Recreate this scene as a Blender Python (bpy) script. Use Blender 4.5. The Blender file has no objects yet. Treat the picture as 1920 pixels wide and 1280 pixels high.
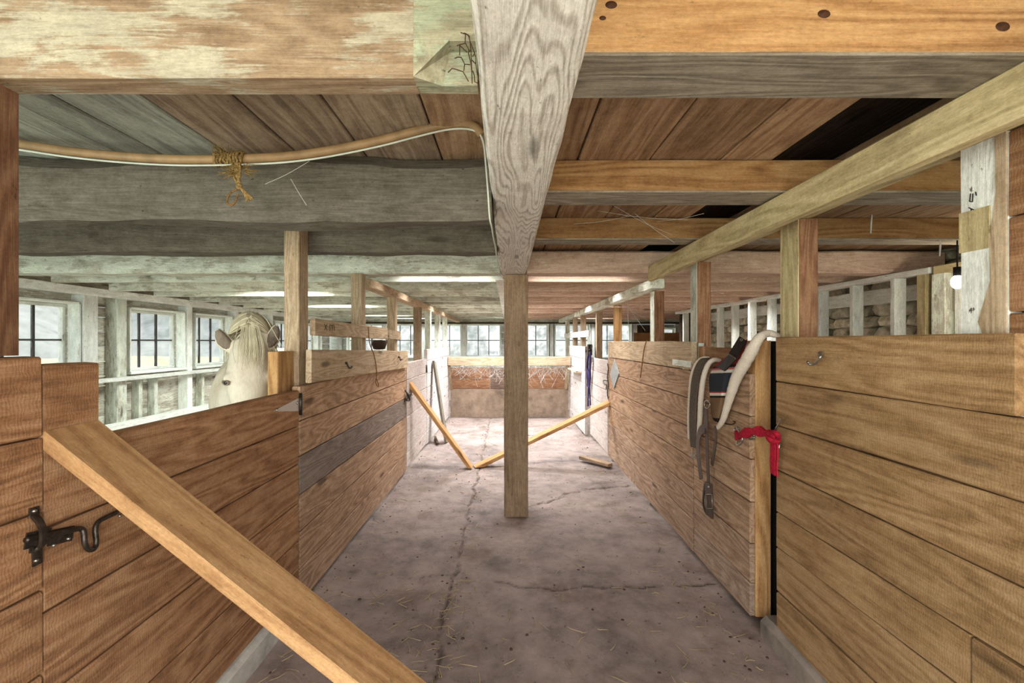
import bpy, bmesh, math, random
from mathutils import Vector, Matrix, noise as mnoise
RNG = random.Random(7)
SC = bpy.context.scene
COL = SC.collection
PI = math.pi
F = 853.333; CH = 1.35; VPX = 953.0; VPY = 640.0

def P(px, py, d):            # point of the photo at depth d (metres in front of the camera)
    return Vector(((px - VPX) / F * d, d, CH - (py - VPY) / F * d))
def PX(px, py, X):           # point of the photo on the plane x = X
    return P(px, py, F * X / (px - VPX))

# ------------------------------------------------------------------ mesh builder
class MB:
    def __init__(self):
        self.v = []; self.f = []; self.gc = []; self.tone = []; self.gray = []; self.smooth = []
    def add(self, verts, faces, gcs, tone=1.0, gray=0.0, smooth=False):
        o = len(self.v)
        self.v += [Vector(p) for p in verts]
        self.gc += [Vector(g) for g in gcs]
        self.tone += [tone] * len(verts); self.gray += [gray] * len(verts)
        self.f += [[i + o for i in fc] for fc in faces]
        self.smooth += [smooth] * len(faces)
    def timber(self, p0, p1, a, b, up=(0, 0, 1), ch=.004, n=1, wob=0.0, tone=None, gray=0.0, taper=1.0, rnd=None, side_wob=None):
        """sawn timber from p0 to p1: a wide across, b along 'up'; chamfered, optionally wavy"""
        p0 = Vector(p0); p1 = Vector(p1); d = p1 - p0; L = d.length; d = d / L
        up = Vector(up); s = d.cross(up); s.normalize(); u = s.cross(d); u.normalize()
        r = rnd or RNG
        if tone is None: tone = r.uniform(.82, 1.14)
        off = Vector((r.uniform(0, 60), r.uniform(0, 60), r.uniform(0, 60)))
        sd = r.uniform(0, 100)
        n = max(1, n); ch = min(ch, a * .3, b * .3)
        A = a / 2; B = b / 2
        prof = [(A - ch, -B), (A, -B + ch), (A, B - ch), (A - ch, B), (-A + ch, B), (-A, B - ch), (-A, -B + ch), (-A + ch, -B)]
        V = []; G = []
        for i in range(n + 1):
            t = i / n; c = p0 + d * (L * t); k = 1 + (taper - 1) * t
            for j, (x, y) in enumerate(prof):
                x *= k; y *= k
                if wob:
                    q = mnoise.noise(Vector((t * L * 2.2 + sd, (y > 0) * 7 + (x > 0) * 3, sd)))
                    q2 = mnoise.noise(Vector((t * L * 6 + sd, (y > 0) * 5 + (x > 0) * 11, sd + 9)))
                    sw = wob if side_wob is None else side_wob
                    y += wob * (q + .45 * q2); x += sw * .6 * (q2 + q)
                V.append(c + s * x + u * y); G.append(off + Vector((L * t, x, y)))
        Fc = []
        for i in range(n):
            for j in range(8):
                k = (j + 1) % 8
                Fc.append([i * 8 + j, i * 8 + k, (i + 1) * 8 + k, (i + 1) * 8 + j])
        Fc.append(list(range(7, -1, -1))); Fc.append([n * 8 + j for j in range(8)])
        self.add(V, Fc, G, tone, gray, smooth=False)
        return self
    def box(self, x0, x1, y0, y1, z0, z1, **k):
        dx, dy, dz = x1 - x0, y1 - y0, z1 - z0
        cx, cy, cz = (x0 + x1) / 2, (y0 + y1) / 2, (z0 + z1) / 2
        ax = k.pop('axis', None)
        if ax is None: ax = max((abs(dx), 'x'), (abs(dy), 'y'), (abs(dz), 'z'))[1]
        if ax == 'x': return self.timber((x0, cy, cz), (x1, cy, cz), dy, dz, **k)
        if ax == 'y': return self.timber((cx, y0, cz), (cx, y1, cz), dx, dz, **k)
        return self.timber((cx, cy, z0), (cx, cy, z1), dx, dy, up=(0, 1, 0), **k)
    def tube(self, pts, r, seg=8, tone=1.0, flat=None, caps=True, smooth=True, closed=False):
        """round bar through pts; r a number or list; flat=(w,t) makes a strap"""
        pts = [Vector(p) for p in pts]; n = len(pts); V = []; G = []; L = 0
        prev = None; off = Vector((RNG.uniform(0, 50), RNG.uniform(0, 50), 0))
        for i, p in enumerate(pts):
            if closed: t = pts[(i + 1) % n] - pts[i - 1]
            else: t = pts[min(i + 1, n - 1)] - pts[max(i - 1, 0)]
            if t.length < 1e-9: t = Vector((0, 0, 1))
            t.normalize()
            if prev is None:
                a = Vector((0, 0, 1)) if abs(t.z) < .9 else Vector((1, 0, 0))
                s = t.cross(a).normalized()
            else:
                s = prev - t * prev.dot(t)
                if s.length < 1e-6: s = t.orthogonal()
                s.normalize()
            prev = s; u = t.cross(s)
            if i: L += (p - pts[i - 1]).length
            rr = r[i] if isinstance(r, (list, tuple)) else r
            for j in range(seg):
                an = 2 * PI * j / seg
                V.append(p + s * (rr * math.cos(an)) + u * (rr * math.sin(an)))
                G.append(off + Vector((L, rr * math.cos(an), rr * math.sin(an))))
        Fc = []
        m = n if closed else n - 1
        for i in range(m):
            i2 = (i + 1) % n
            for j in range(seg):
                k = (j + 1) % seg
                Fc.append([i * seg + j, i * seg + k, i2 * seg + k, i2 * seg + j])
        if caps and not closed:
            Fc.append(list(range(seg - 1, -1, -1))); Fc.append([(n - 1) * seg + j for j in range(seg)])
        self.add(V, Fc, G, tone, 0, smooth)
        return self
    def strap(self, pts, wdir, w, t, tone=1.0):
        """flat band along pts, width direction wdir (vector or list), width w (number or list)"""
        pts = [Vector(p) for p in pts]; n = len(pts); V = []; G = []; L = 0
        for i, p in enumerate(pts):
            tg = (pts[min(i + 1, n - 1)] - pts[max(i - 1, 0)]).normalized()
            wd = Vector(wdir[i]) if isinstance(wdir, list) else Vector(wdir)
            wd = (wd - tg * wd.dot(tg)).normalized(); nn = tg.cross(wd)
            ww = w[i] if isinstance(w, (list, tuple)) else w
            if i: L += (p - pts[i - 1]).length
            for a, b in ((-.5, -.5), (.5, -.5), (.5, .5), (-.5, .5)):
                V.append(p + wd * (a * ww) + nn * (b * t)); G.append((L, a * ww, b * t))
        Fc = []
        for i in range(n - 1):
            for j in range(4):
                k = (j + 1) % 4
                Fc.append([i * 4 + j, i * 4 + k, (i + 1) * 4 + k, (i + 1) * 4 + j])
        Fc.append([3, 2, 1, 0]); Fc.append([(n - 1) * 4 + j for j in range(4)])
        self.add(V, Fc, G, tone, 0, False)
        return self
    def loft(self, secs, seg=20, smooth=True, power=1.0):
        """closed loft of ellipses: (centre, right, up, rx, ry)"""
        V = []; G = []
        for c, r, u, rx, ry in secs:
            c = Vector(c); r = Vector(r).normalized(); u = Vector(u).normalized()
            for j in range(seg):
                an = 2 * PI * j / seg; ca, sa = math.cos(an), math.sin(an)
                ca = math.copysign(abs(ca) ** power, ca); sa = math.copysign(abs(sa) ** power, sa)
                V.append(c + r * (rx * ca) + u * (ry * sa))
        G = [p.copy() for p in V]
        Fc = []; n = len(secs)
        for i in range(n - 1):
            for j in range(seg):
                k = (j + 1) % seg
                Fc.append([i * seg + j, i * seg + k, (i + 1) * seg + k, (i + 1) * seg + j])
        Fc.append(list(range(seg - 1, -1, -1))); Fc.append([(n - 1) * seg + j for j in range(seg)])
        self.add(V, Fc, G, 1.0, 0, smooth)
        return self
    def ball(self, c, rx, ry=None, rz=None, seg=12, rings=8, tone=1.0):
        ry = ry or rx; rz = rz or rx; c = Vector(c)
        V = [c + Vector((0, 0, rz))]; Fc = []
        for i in range(1, rings):
            th = PI * i / rings
            for j in range(seg):
                ph = 2 * PI * j / seg
                V.append(c + Vector((rx * math.sin(th) * math.cos(ph), ry * math.sin(th) * math.sin(ph), rz * math.cos(th))))
        V.append(c - Vector((0, 0, rz))); last = len(V) - 1
        for j in range(seg):
            k = (j + 1) % seg
            Fc.append([0, 1 + j, 1 + k]); Fc.append([last, last - seg + k, last - seg + j])
            for i in range(rings - 2):
                Fc.append([1 + i * seg + j, 1 + (i + 1) * seg + j, 1 + (i + 1) * seg + k, 1 + i * seg + k])
        self.add(V, Fc, [p - c for p in V], tone, 0, True)
        return self
    def build(self, name, mat, parent=None, origin=None):
        if parent is not None:
            o = parent.location.copy()
            q = parent.parent
            while q is not None: o += q.location; q = q.parent
        elif origin is not None: o = Vector(origin)
        else:
            xs = [p.x for p in self.v]; ys = [p.y for p in self.v]; zs = [p.z for p in self.v]
            o = Vector(((min(xs) + max(xs)) / 2, (min(ys) + max(ys)) / 2, min(zs)))
        me = bpy.data.meshes.new(name)
        me.from_pydata([p - o for p in self.v], [], self.f)
        me.polygons.foreach_set('use_smooth', self.smooth)
        a = me.attributes.new('gc', 'FLOAT_VECTOR', 'POINT'); a.data.foreach_set('vector', [c for g in self.gc for c in g])
        a = me.attributes.new('tone', 'FLOAT', 'POINT'); a.data.foreach_set('value', self.tone)
        a = me.attributes.new('gray', 'FLOAT', 'POINT'); a.data.foreach_set('value', self.gray)
        me.materials.append(mat)
        ob = bpy.data.objects.new(name, me); COL.objects.link(ob)
        if parent is not None: ob.parent = parent
        else: ob.location = o
        me.update()
        return ob

def tag(o, label=None, cat=None, group=None, kind=None):
    if label: o['label'] = label
    if cat: o['category'] = cat
    if group: o['group'] = group
    if kind: o['kind'] = kind
    return o
def empty(name, loc, label=None, cat=None, group=None, kind=None):
    o = bpy.data.objects.new(name, None); COL.objects.link(o); o.location = loc; o.empty_display_size = .1
    return tag(o, label, cat, group, kind)
def copy_tree(o, parent=None, name=None):
    c = o.copy(); COL.objects.link(c)
    if parent is not None: c.parent = parent
    for ch in list(o.children): copy_tree(ch, c)
    return c

# ------------------------------------------------------------------ materials
def srgb(*c):
    if len(c) == 1: c = c[0]
    out = []
    for x in c:
        x = x / 255.0
        out.append(x / 12.92 if x <= .04045 else ((x + .055) / 1.055) ** 2.4)
    return (*out, 1.0)
class NT:
    def __init__(self, name):
        self.m = bpy.data.materials.new(name); self.m.use_nodes = True
        self.t = self.m.node_tree; self.t.nodes.clear()
    def n(self, typ, **k):
        nd = self.t.nodes.new(typ)
        for a, b in k.items(): setattr(nd, a, b)
        return nd
    def put(self, sock, v):
        if v is None: return
        if hasattr(v, 'is_linked') or hasattr(v, 'links'): self.t.links.new(v, sock)
        else: sock.default_value = v
    def math(self, op, a, b=None, c=None, clamp=False):
        nd = self.n('ShaderNodeMath', operation=op); nd.use_clamp = clamp
        for i, v in enumerate((a, b, c)):
            if v is not None: self.put(nd.inputs[i], v)
        return nd.outputs[0]
    def vmul(self, v, s):
        nd = self.n('ShaderNodeVectorMath', operation='MULTIPLY'); self.put(nd.inputs[0], v); self.put(nd.inputs[1], s); return nd.outputs[0]
    def vadd(self, v, s):
        nd = self.n('ShaderNodeVectorMath', operation='ADD'); self.put(nd.inputs[0], v); self.put(nd.inputs[1], s); return nd.outputs[0]
    def noise(self, v, scale, detail=3, rough=.55, dist=0.0, out=0):
        nd = self.n('ShaderNodeTexNoise'); self.put(nd.inputs['Vector'], v)
        nd.inputs['Scale'].default_value = scale; nd.inputs['Detail'].default_value = detail
        nd.inputs['Roughness'].default_value = rough; nd.inputs['Distortion'].default_value = dist
        return nd.outputs[out]
    def voro(self, v, scale, feature='F1'):
        nd = self.n('ShaderNodeTexVoronoi', feature=feature); self.put(nd.inputs['Vector'], v); nd.inputs['Scale'].default_value = scale
        return nd
    def ss(self, v, lo, hi):
        nd = self.n('ShaderNodeMapRange', interpolation_type='SMOOTHSTEP'); self.put(nd.inputs[0], v)
        nd.inputs[1].default_value = lo; nd.inputs[2].default_value = hi; nd.inputs[3].default_value = 0; nd.inputs[4].default_value = 1
        return nd.outputs[0]
    def mix(self, f, a, b, mode='MIX'):
        nd = self.n('ShaderNodeMix', data_type='RGBA', blend_type=mode)
        self.put(nd.inputs[0], f); self.put(nd.inputs[6], a); self.put(nd.inputs[7], b); return nd.outputs[2]
    def ramp(self, f, stops):
        nd = self.n('ShaderNodeValToRGB'); self.put(nd.inputs[0], f); e = nd.color_ramp.elements
        while len(e) < len(stops): e.new(.5)
        for i, (p, c) in enumerate(stops): e[i].position = p; e[i].color = c
        return nd.outputs[0]
    def out(self, col, rough=.8, bump=None, bstr=.3, bdist=.01, metal=0.0, spec=.25):
        b = self.n('ShaderNodeBsdfPrincipled'); self.put(b.inputs['Base Color'], col); self.put(b.inputs['Roughness'], rough)
        b.inputs['Metallic'].default_value = metal; b.inputs['Specular IOR Level'].default_value = spec
        if bump is not None:
            bp = self.n('ShaderNodeBump'); bp.inputs['Strength'].default_value = bstr; bp.inputs['Distance'].default_value = bdist
            self.put(bp.inputs['Height'], bump); self.t.links.new(bp.outputs[0], b.inputs['Normal'])
        o = self.n('ShaderNodeOutputMaterial'); self.t.links.new(b.outputs[0], o.inputs[0])
        return self.m
    def gc(self):
        return self.n('ShaderNodeAttribute', attribute_name='gc').outputs['Vector']
    def obj(self):
        return self.n('ShaderNodeTexCoord').outputs['Object']

def wood(name, dark, mid, light, paint=None, amt=0.0, pscale=5.0, gray=(128, 118, 112), rings=1.0, knots=1.0, dirt=.45,
         bstr=.35, dirtc=(58, 44, 34), fibre=1.0, rough=.82, spots=.5, saw=.0, spec=.18, ringw=1.0, sat=.80):
    """weathered timber, grain running along the board's own length"""
    def ds(c):
        l = .3 * c[0] + .59 * c[1] + .11 * c[2]; return [l + (x - l) * sat for x in c]
    dark, mid, light = ds(dark), ds(mid), ds(light)
    T = NT(name); g = T.gc()
    tone = T.n('ShaderNodeAttribute', attribute_name='tone').outputs['Fac']
    gr = T.n('ShaderNodeAttribute', attribute_name='gray').outputs['Fac']
    warp = T.noise(T.vmul(g, (1.3, 7, 7)), 1.0, 2, out=1)
    w = T.vadd(g, T.vmul(T.vadd(warp, (-.5, -.5, -.5)), (0, .05, .05)))
    # annual rings: contour lines of a stretched noise
    rn = T.noise(T.vmul(w, (.7, 7, 7)), 1.0, 2, .45)
    line = T.math('SINE', T.math('MULTIPLY', rn, 110.0 * rings))
    line = T.math('MULTIPLY_ADD', line, .5, .5)
    fib = T.noise(T.vmul(w, (6, 190, 190)), 1.0, 4, .65)
    broad = T.noise(T.vmul(w, (1.5, 8, 8)), 1.0, 5, .65)
    iso = T.noise(g, 22.0, 8, .80)
    f = T.math('ADD', T.math('ADD', T.math('MULTIPLY', line, .12 * ringw), T.math('MULTIPLY', iso, .30)), T.math('ADD', T.math('MULTIPLY', fib, .28 * fibre), T.math('MULTIPLY', broad, .26)))
    col = T.ramp(f, [(.30, srgb(*dark)), (.47, srgb(*mid)), (.64, srgb(*light))])
    col = T.mix(gr, col, T.ramp(f, [(.30, srgb(*[x * .68 for x in gray])), (.47, srgb(*gray)), (.64, srgb(*[min(255, x * 1.2) for x in gray]))]))
    # knots
    vo = T.voro(T.vmul(w, (2.0, 8.5, 8.5)), 1.0)
    sep = T.n('ShaderNodeSeparateColor'); T.put(sep.inputs[0], vo.outputs['Color'])
    kn = T.math('SUBTRACT', 1.0, T.ss(vo.outputs['Distance'], .07, .20), clamp=True)
    kn = T.math('MULTIPLY', kn, T.math('GREATER_THAN', sep.outputs[0], .62))
    col = T.mix(T.math('MULTIPLY', kn, .75 * knots), col, srgb(*[x * .55 for x in dark]))
    pm = None
    if paint is not None:
        pn = T.noise(T.vmul(w, (1.0, 2.6, 2.6)), pscale, 7, .68)
        pn2 = T.math('ADD', T.math('MULTIPLY', pn, .8), T.math('MULTIPLY', fib, .25))
        pm = T.ss(pn2, .78 - amt * .55, .86 - amt * .55)
        pt = T.ramp(T.noise(T.vmul(w, (2, 6, 6)), 3.0, 5, .65), [(.3, srgb(*[x * .86 for x in paint])), (.65, srgb(*paint))])
        col = T.mix(pm, col, pt)
    # grime in blotches and specks
    dn = T.noise(T.vmul(g, (1, 1.6, 1.6)), 3.6, 8, .74)
    dm = T.math('MULTIPLY', T.ss(dn, .52, .78), dirt)
    col = T.mix(dm, col, srgb(*dirtc))
    sp = T.ss(T.noise(T.vmul(g, (1, 2.2, 2.2)), 26.0, 3, .7), .66, .74)
    col = T.mix(T.math('MULTIPLY', sp, spots), col, srgb(*[x * .7 for x in dirtc]))
    # each board its own shade
    hs = T.n('ShaderNodeHueSaturation'); grit = T.noise(T.vmul(g, (1, 2.2, 2.2)), 75.0, 6, .85)
    fine = T.noise(T.vmul(w, (14, 260, 260)), 1.0, 3, .7)
    gv = T.math('ADD', T.math('MULTIPLY', T.math('SUBTRACT', grit, .5), 1.25), T.math('MULTIPLY', T.math('SUBTRACT', fine, .5), .55))
    T.put(hs.inputs['Value'], T.math('MULTIPLY', tone, T.math('ADD', 1.0, gv))); T.put(hs.inputs['Color'], col)
    bump = T.math('ADD', T.math('MULTIPLY', fib, .6), T.math('MULTIPLY', line, .25))
    if saw:
        sw = T.n('ShaderNodeTexWave', bands_direction='X'); T.put(sw.inputs['Vector'], T.vadd(g, T.vmul(g, (0, 0, 0))))
        sw.inputs['Scale'].default_value = 40; sw.inputs['Distortion'].default_value = 9.0; sw.inputs['Detail'].default_value = 2
        bump = T.math('ADD', bump, T.math('MULTIPLY', sw.outputs['Fac'], saw * .35))
    bump = T.math('SUBTRACT', bump, T.math('MULTIPLY', kn, .4))
    if pm is not None: bump = T.math('ADD', bump, T.math('MULTIPLY', pm, .4))
    return T.out(hs.outputs[0], rough, bump, bstr, .006, spec=spec)

def plain(name, c, rough=.7, var=.12, scale=20, metal=0.0, bstr=.2, spec=.3, c2=None):
    T = NT(name); g = T.gc()
    n = T.noise(g, scale, 4, .6)
    c2 = c2 or [x * (1 - var * 2.2) for x in c]
    col = T.ramp(n, [(.3, srgb(*c2)), (.7, srgb(*c))])
    return T.out(col, rough, n, bstr, .004, metal, spec)

M = {}
M['stall'] = wood('stall boards', (118, 82, 56), (176, 134, 98), (208, 170, 130), saw=.35, dirt=.42, spots=.6)
M['stall_near'] = wood('near stall boards', (108, 68, 40), (164, 112, 70), (194, 146, 100), saw=.4, dirt=.4, spots=.4, rings=.7)
M['stall_right'] = wood('right panel boards', (116, 82, 44), (166, 124, 76), (192, 152, 102), saw=.35, dirt=.3, spots=.3, rings=.6, knots=.7)
M['stall_dust_veil'] = wood('dusty veiled boards', (152, 134, 122), (194, 178, 168), (216, 206, 200), dirt=.4, spots=.6, dirtc=(122, 102, 90), ringw=.6)  # dusty tone, with far-end lens veil and window glow put in
M['stall_pale'] = wood('limewashed veiled boards', (156, 142, 132), (192, 183, 177), (212, 206, 203), dirt=.45, spots=.6, dirtc=(136, 118, 108), ringw=.5)  # whiter still: lime tone plus far-end window glow in the colour
M['new'] = wood('new sawn timber', (158, 108, 60), (196, 146, 90), (216, 170, 116), rings=.5, knots=.8, dirt=.24, spots=.5, fibre=.6, bstr=.15, dirtc=(116, 78, 46), rough=.7)
M['notch'] = wood('green-grey painted end', (120, 112, 84), (160, 152, 120), (184, 178, 146), paint=(172, 178, 150), amt=.5, dirt=.5, spots=.9, dirtc=(84, 84, 60))
M['orange'] = wood('orange pine', (132, 84, 42), (184, 130, 72), (206, 156, 94), rings=.55, knots=1.3, dirt=.35, spots=.35, dirtc=(84, 52, 28), bstr=.2, ringw=1.4)
M['joist_gray'] = wood('old grey joist', (98, 88, 74), (142, 130, 110), (176, 164, 142), dirt=.35, spots=.5, dirtc=(70, 58, 44))
M['joist_paint'] = wood('flaking painted joist', (112, 86, 60), (148, 118, 86), (168, 142, 108), paint=(178, 169, 146), amt=.5, pscale=3.0, dirt=.55, spots=.9, dirtc=(104, 98, 74))
M['log'] = wood('grey-green log', (74, 68, 56), (112, 104, 90), (140, 134, 116), paint=(142, 148, 124), amt=.2, pscale=2.0, dirt=.65, spots=.85, dirtc=(58, 48, 38), knots=.6, ringw=.4)
M['lime'] = wood('limewashed timber', (128, 122, 100), (190, 188, 166), (222, 224, 208), paint=(228, 234, 218), amt=.58, pscale=4.0, dirt=.55, spots=1.0, dirtc=(70, 64, 48), ringw=.4)
M['lime_clean'] = wood('clean limewash', (166, 160, 140), (210, 210, 194), (230, 232, 222), paint=(240, 244, 236), amt=.72, dirt=.32, spots=.9, dirtc=(92, 84, 68), knots=.5, ringw=.5)
M['pinkjoist'] = wood('pink-brown joist', (168, 130, 106), (214, 180, 154), (234, 210, 190), paint=(234, 220, 204), amt=.3, dirt=.3, spots=.5, dirtc=(116, 90, 70), ringw=.4)
M['beam'] = wood('rough weathered beam', (128, 112, 100), (190, 180, 166), (232, 226, 214), rings=1.5, knots=.8, dirt=.35, spots=.6, fibre=1.5, bstr=.9, dirtc=(112, 92, 78), ringw=2.6)
M['post'] = wood('grimy post', (104, 80, 56), (160, 130, 98), (192, 164, 126), dirt=.8, spots=.7, dirtc=(74, 56, 40), paint=(176, 168, 140), amt=.16, ringw=.4)
M['postpale'] = wood('pale stall post', (138, 112, 80), (182, 154, 118), (208, 184, 150), dirt=.35, spots=.5, saw=.2, dirtc=(96, 70, 48))
M['postred'] = wood('red-brown post', (104, 62, 38), (148, 98, 64), (178, 130, 90), dirt=.4, spots=.5, dirtc=(66, 40, 26))
M['rail'] = wood('yellow rail', (158, 136, 88), (202, 182, 128), (224, 208, 158), dirt=.28, spots=.55, dirtc=(88, 70, 42), knots=.7, rings=.6, fibre=.7)
M['ceil'] = wood('ceiling boards', (112, 78, 52), (166, 126, 88), (198, 160, 118), gray=(158, 160, 148), dirt=.4, spots=.5, dirtc=(60, 44, 32), rings=.6, knots=.7)
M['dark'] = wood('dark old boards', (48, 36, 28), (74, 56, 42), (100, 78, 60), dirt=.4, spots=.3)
M['clad'] = wood('limewashed cladding', (126, 116, 96), (176, 168, 148), (206, 202, 186), paint=(216, 216, 202), amt=.5, dirt=.5, spots=.8, dirtc=(82, 70, 54))
M['iron'] = plain('dark iron', (98, 90, 82), .42, .2, 60, .85, .25, .5)
M['steel'] = plain('galvanised steel', (188, 184, 174), .32, .1, 60, .9, .15, .5)
M['rust'] = plain('rusty wire', (92, 66, 46), .7, .2, 80, .3)
M['fleece'] = plain('fleece', (240, 226, 208), .95, .06, 260, 0, 1.0, .05)
M['leather_black'] = plain('black leather', (26, 23, 22), .5, .1, 60, 0, .2, .3)
M['leather_brown'] = plain('brown leather', (74, 56, 44), .45, .14, 60, 0, .2, .4)
M['webbing'] = plain('grey-brown webbing', (112, 100, 86), .8, .16, 140, 0, .5, .1)
M['red'] = plain('red cloth', (196, 38, 62), .85, .14, 90, 0, .5, .1)
M['twine'] = plain('sisal twine', (178, 146, 92), .9, .25, 160, 0, .4, .05)
M['purple'] = plain('purple rope', (74, 62, 104), .9, .2, 120, 0, .4, .05)
M['cord'] = plain('brown cord', (158, 116, 70), .9, .2, 120, 0, .4, .05)
M['hose'] = plain('tan hose', (176, 142, 100), .5, .1, 14, 0, .05, .4)
M['cable'] = plain('white cable', (216, 222, 206), .5, .05, 14, 0, .05, .4)
M['straw'] = plain('straw', (206, 184, 140), .85, .2, 8)
M['clod'] = plain('dirt clod', (92, 74, 60), .95, .25, 30, 0, .6)
M['web'] = plain('cobweb', (222, 220, 214), .95, .05, 8)
M['cardboard'] = plain('brown board', (156, 112, 70), .8, .1, 8)
M['tin'] = plain('grey sheet metal', (186, 194, 194), .45, .08, 20, .35)
M['knot'] = plain('dark knot', (84, 50, 28), .7, .25, 90)
M['black'] = plain('black', (22, 20, 18), .8, .05, 10)
M['bar'] = plain('dark glazing bar', (64, 60, 58), .6, .1, 10)
M['bucket'] = plain('dark rubber', (70, 52, 42), .7, .1, 10)

def stone_mat():
    T = NT('rubble stone'); g = T.gc(); tone = T.n('ShaderNodeAttribute', attribute_name='tone').outputs['Fac']
    n = T.noise(g, 9, 6, .65); col = T.ramp(n, [(.3, srgb(112, 108, 92)), (.52, srgb(190, 184, 162)), (.72, srgb(230, 224, 204))])
    hs = T.n('ShaderNodeHueSaturation'); T.put(hs.inputs['Value'], tone); T.put(hs.inputs['Color'], col)
    return T.out(hs.outputs[0], .9, n, .8, .02)
M['stone'] = stone_mat()

def concrete(name, base, floor=False):
    T = NT(name)
    g = T.n('ShaderNodeNewGeometry').outputs['Position'] if floor else T.gc()
    big = T.noise(g, 1.5, 5, .62); mid = T.noise(g, 7, 6, .7); fine = T.noise(g, 60, 4, .7)
    c = base
    col = T.ramp(T.math('ADD', T.math('MULTIPLY', big, .5), T.math('MULTIPLY', mid, .5)),
                 [(.34, srgb(*[x * .66 for x in c])), (.5, srgb(*c)), (.66, srgb(*[min(255, x * 1.2) for x in c]))])
    bump = T.math('ADD', T.math('MULTIPLY', mid, .8), T.math('MULTIPLY', fine, .35))
    if floor:
        brown = T.ss(T.noise(g, 2.3, 6, .7), .5, .7)
        col = T.mix(T.math('MULTIPLY', brown, .7), col, srgb(100, 78, 64))
        dk = T.ss(T.noise(g, 5.5, 8, .78), .56, .72)
        col = T.mix(T.math('MULTIPLY', dk, .55), col, srgb(74, 60, 52))
        sp = T.ss(T.noise(g, 34, 5, .75), .60, .70)
        col = T.mix(T.math('MULTIPLY', sp, .75), col, srgb(64, 50, 42))
        lt = T.ss(T.noise(g, 90, 3, .7), .62, .72)
        col = T.mix(T.math('MULTIPLY', lt, .3), col, srgb(196, 182, 168))
        cr = T.n('ShaderNodeAttribute', attribute_name='crack').outputs['Fac']
        crn = T.math('MULTIPLY', cr, T.ss(T.noise(g, 9, 6, .75), .40, .56))
        col = T.mix(T.math('MULTIPLY', crn, .75), col, srgb(58, 46, 38))
        bump = T.math('SUBTRACT', bump, T.math('MULTIPLY', crn, 1.2))
        bump = T.math('ADD', bump, T.math('MULTIPLY', sp, .5))
        return T.out(col, .72, bump, .55, .012, spec=.35)
    return T.out(col, .85, bump, .5, .01)
M['floor'] = concrete('stable floor', (134, 119, 112), True)
M['concrete'] = concrete('pale concrete', (188, 184, 176))
M['curb'] = concrete('dusty curb', (136, 124, 114))
M['manger'] = concrete('stained manger concrete', (150, 130, 112))

def glass_mat():
    T = NT('dusty window glass')
    tr = T.n('ShaderNodeBsdfTransparent'); gl = T.n('ShaderNodeBsdfGlossy'); gl.inputs['Roughness'].default_value = .08
    tl = T.n('ShaderNodeBsdfTranslucent'); tl.inputs[0].default_value = (.9, .9, .9, 1)
    m1 = T.n('ShaderNodeMixShader'); m1.inputs[0].default_value = .05
    T.t.links.new(tr.outputs[0], m1.inputs[1]); T.t.links.new(gl.outputs[0], m1.inputs[2])
    m2 = T.n('ShaderNodeMixShader'); T.put(m2.inputs[0], T.math('MULTIPLY', T.ss(T.noise(T.gc(), 6, 5, .7), .35, .8), .28))
    T.t.links.new(m1.outputs[0], m2.inputs[1]); T.t.links.new(tl.outputs[0], m2.inputs[2])
    o = T.n('ShaderNodeOutputMaterial'); T.t.links.new(m2.outputs[0], o.inputs[0])
    return T.m
M['glass'] = glass_mat()
def coat_mat(name, c1, c2, scale=6):
    T = NT(name); g = T.obj(); n = T.noise(g, scale, 5, .6); h = T.noise(T.vmul(g, (40, 40, 9)), 3, 3, .6)
    col = T.ramp(T.math('ADD', T.math('MULTIPLY', n, .7), T.math('MULTIPLY', h, .3)), [(.35, srgb(*c1)), (.62, srgb(*c2))])
    return T.out(col, .8, h, .35, .006, spec=.2)
M['coat'] = coat_mat('cream horse coat', (206, 190, 164), (236, 226, 206))
M['mane'] = coat_mat('cream mane', (214, 200, 166), (242, 234, 210), 14)
def mane_mat():
    T = NT('cream mane hair'); tone = T.n('ShaderNodeAttribute', attribute_name='tone').outputs['Fac']
    n = T.noise(T.gc(), 30, 3, .6); col = T.ramp(n, [(.3, srgb(196, 182, 146)), (.7, srgb(232, 222, 194))])
    hs = T.n('ShaderNodeHueSaturation'); T.put(hs.inputs['Value'], tone); T.put(hs.inputs['Color'], col)
    return T.out(hs.outputs[0], .8, n, .2, .003, spec=.15)
M['mane'] = mane_mat()
M['ear'] = coat_mat('grey inner ear', (112, 100, 88), (150, 136, 120), 20)
M['hoof'] = plain('hoof', (96, 84, 70), .5, .15, 20)
M['eye'] = plain('dark eye', (20, 16, 14), .12, .05, 10, 0, .0, .6)
def emit(name, c, s):
    T = NT(name); e = T.n('ShaderNodeEmission'); e.inputs[0].default_value = srgb(*c); e.inputs[1].default_value = s
    o = T.n('ShaderNodeOutputMaterial'); T.t.links.new(e.outputs[0], o.inputs[0]); return T.m
M['bulb'] = emit('lit bulb', (255, 246, 230), 14)
def field_mat(name, a, b, c):
    T = NT(name); g = T.n('ShaderNodeNewGeometry').outputs['Position']
    n = T.noise(g, .35, 6, .7); col = T.ramp(n, [(.3, srgb(*a)), (.5, srgb(*b)), (.7, srgb(*c))])
    return T.out(col, .95, None, spec=.05)
M['field'] = field_mat('washed-out pasture', (146, 146, 108), (178, 174, 138), (198, 194, 160))  # pale colours carry the overexposed wash of the view outside
M['hill'] = field_mat('hazy hillside', (116, 120, 112), (146, 147, 140), (168, 166, 160))
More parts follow.
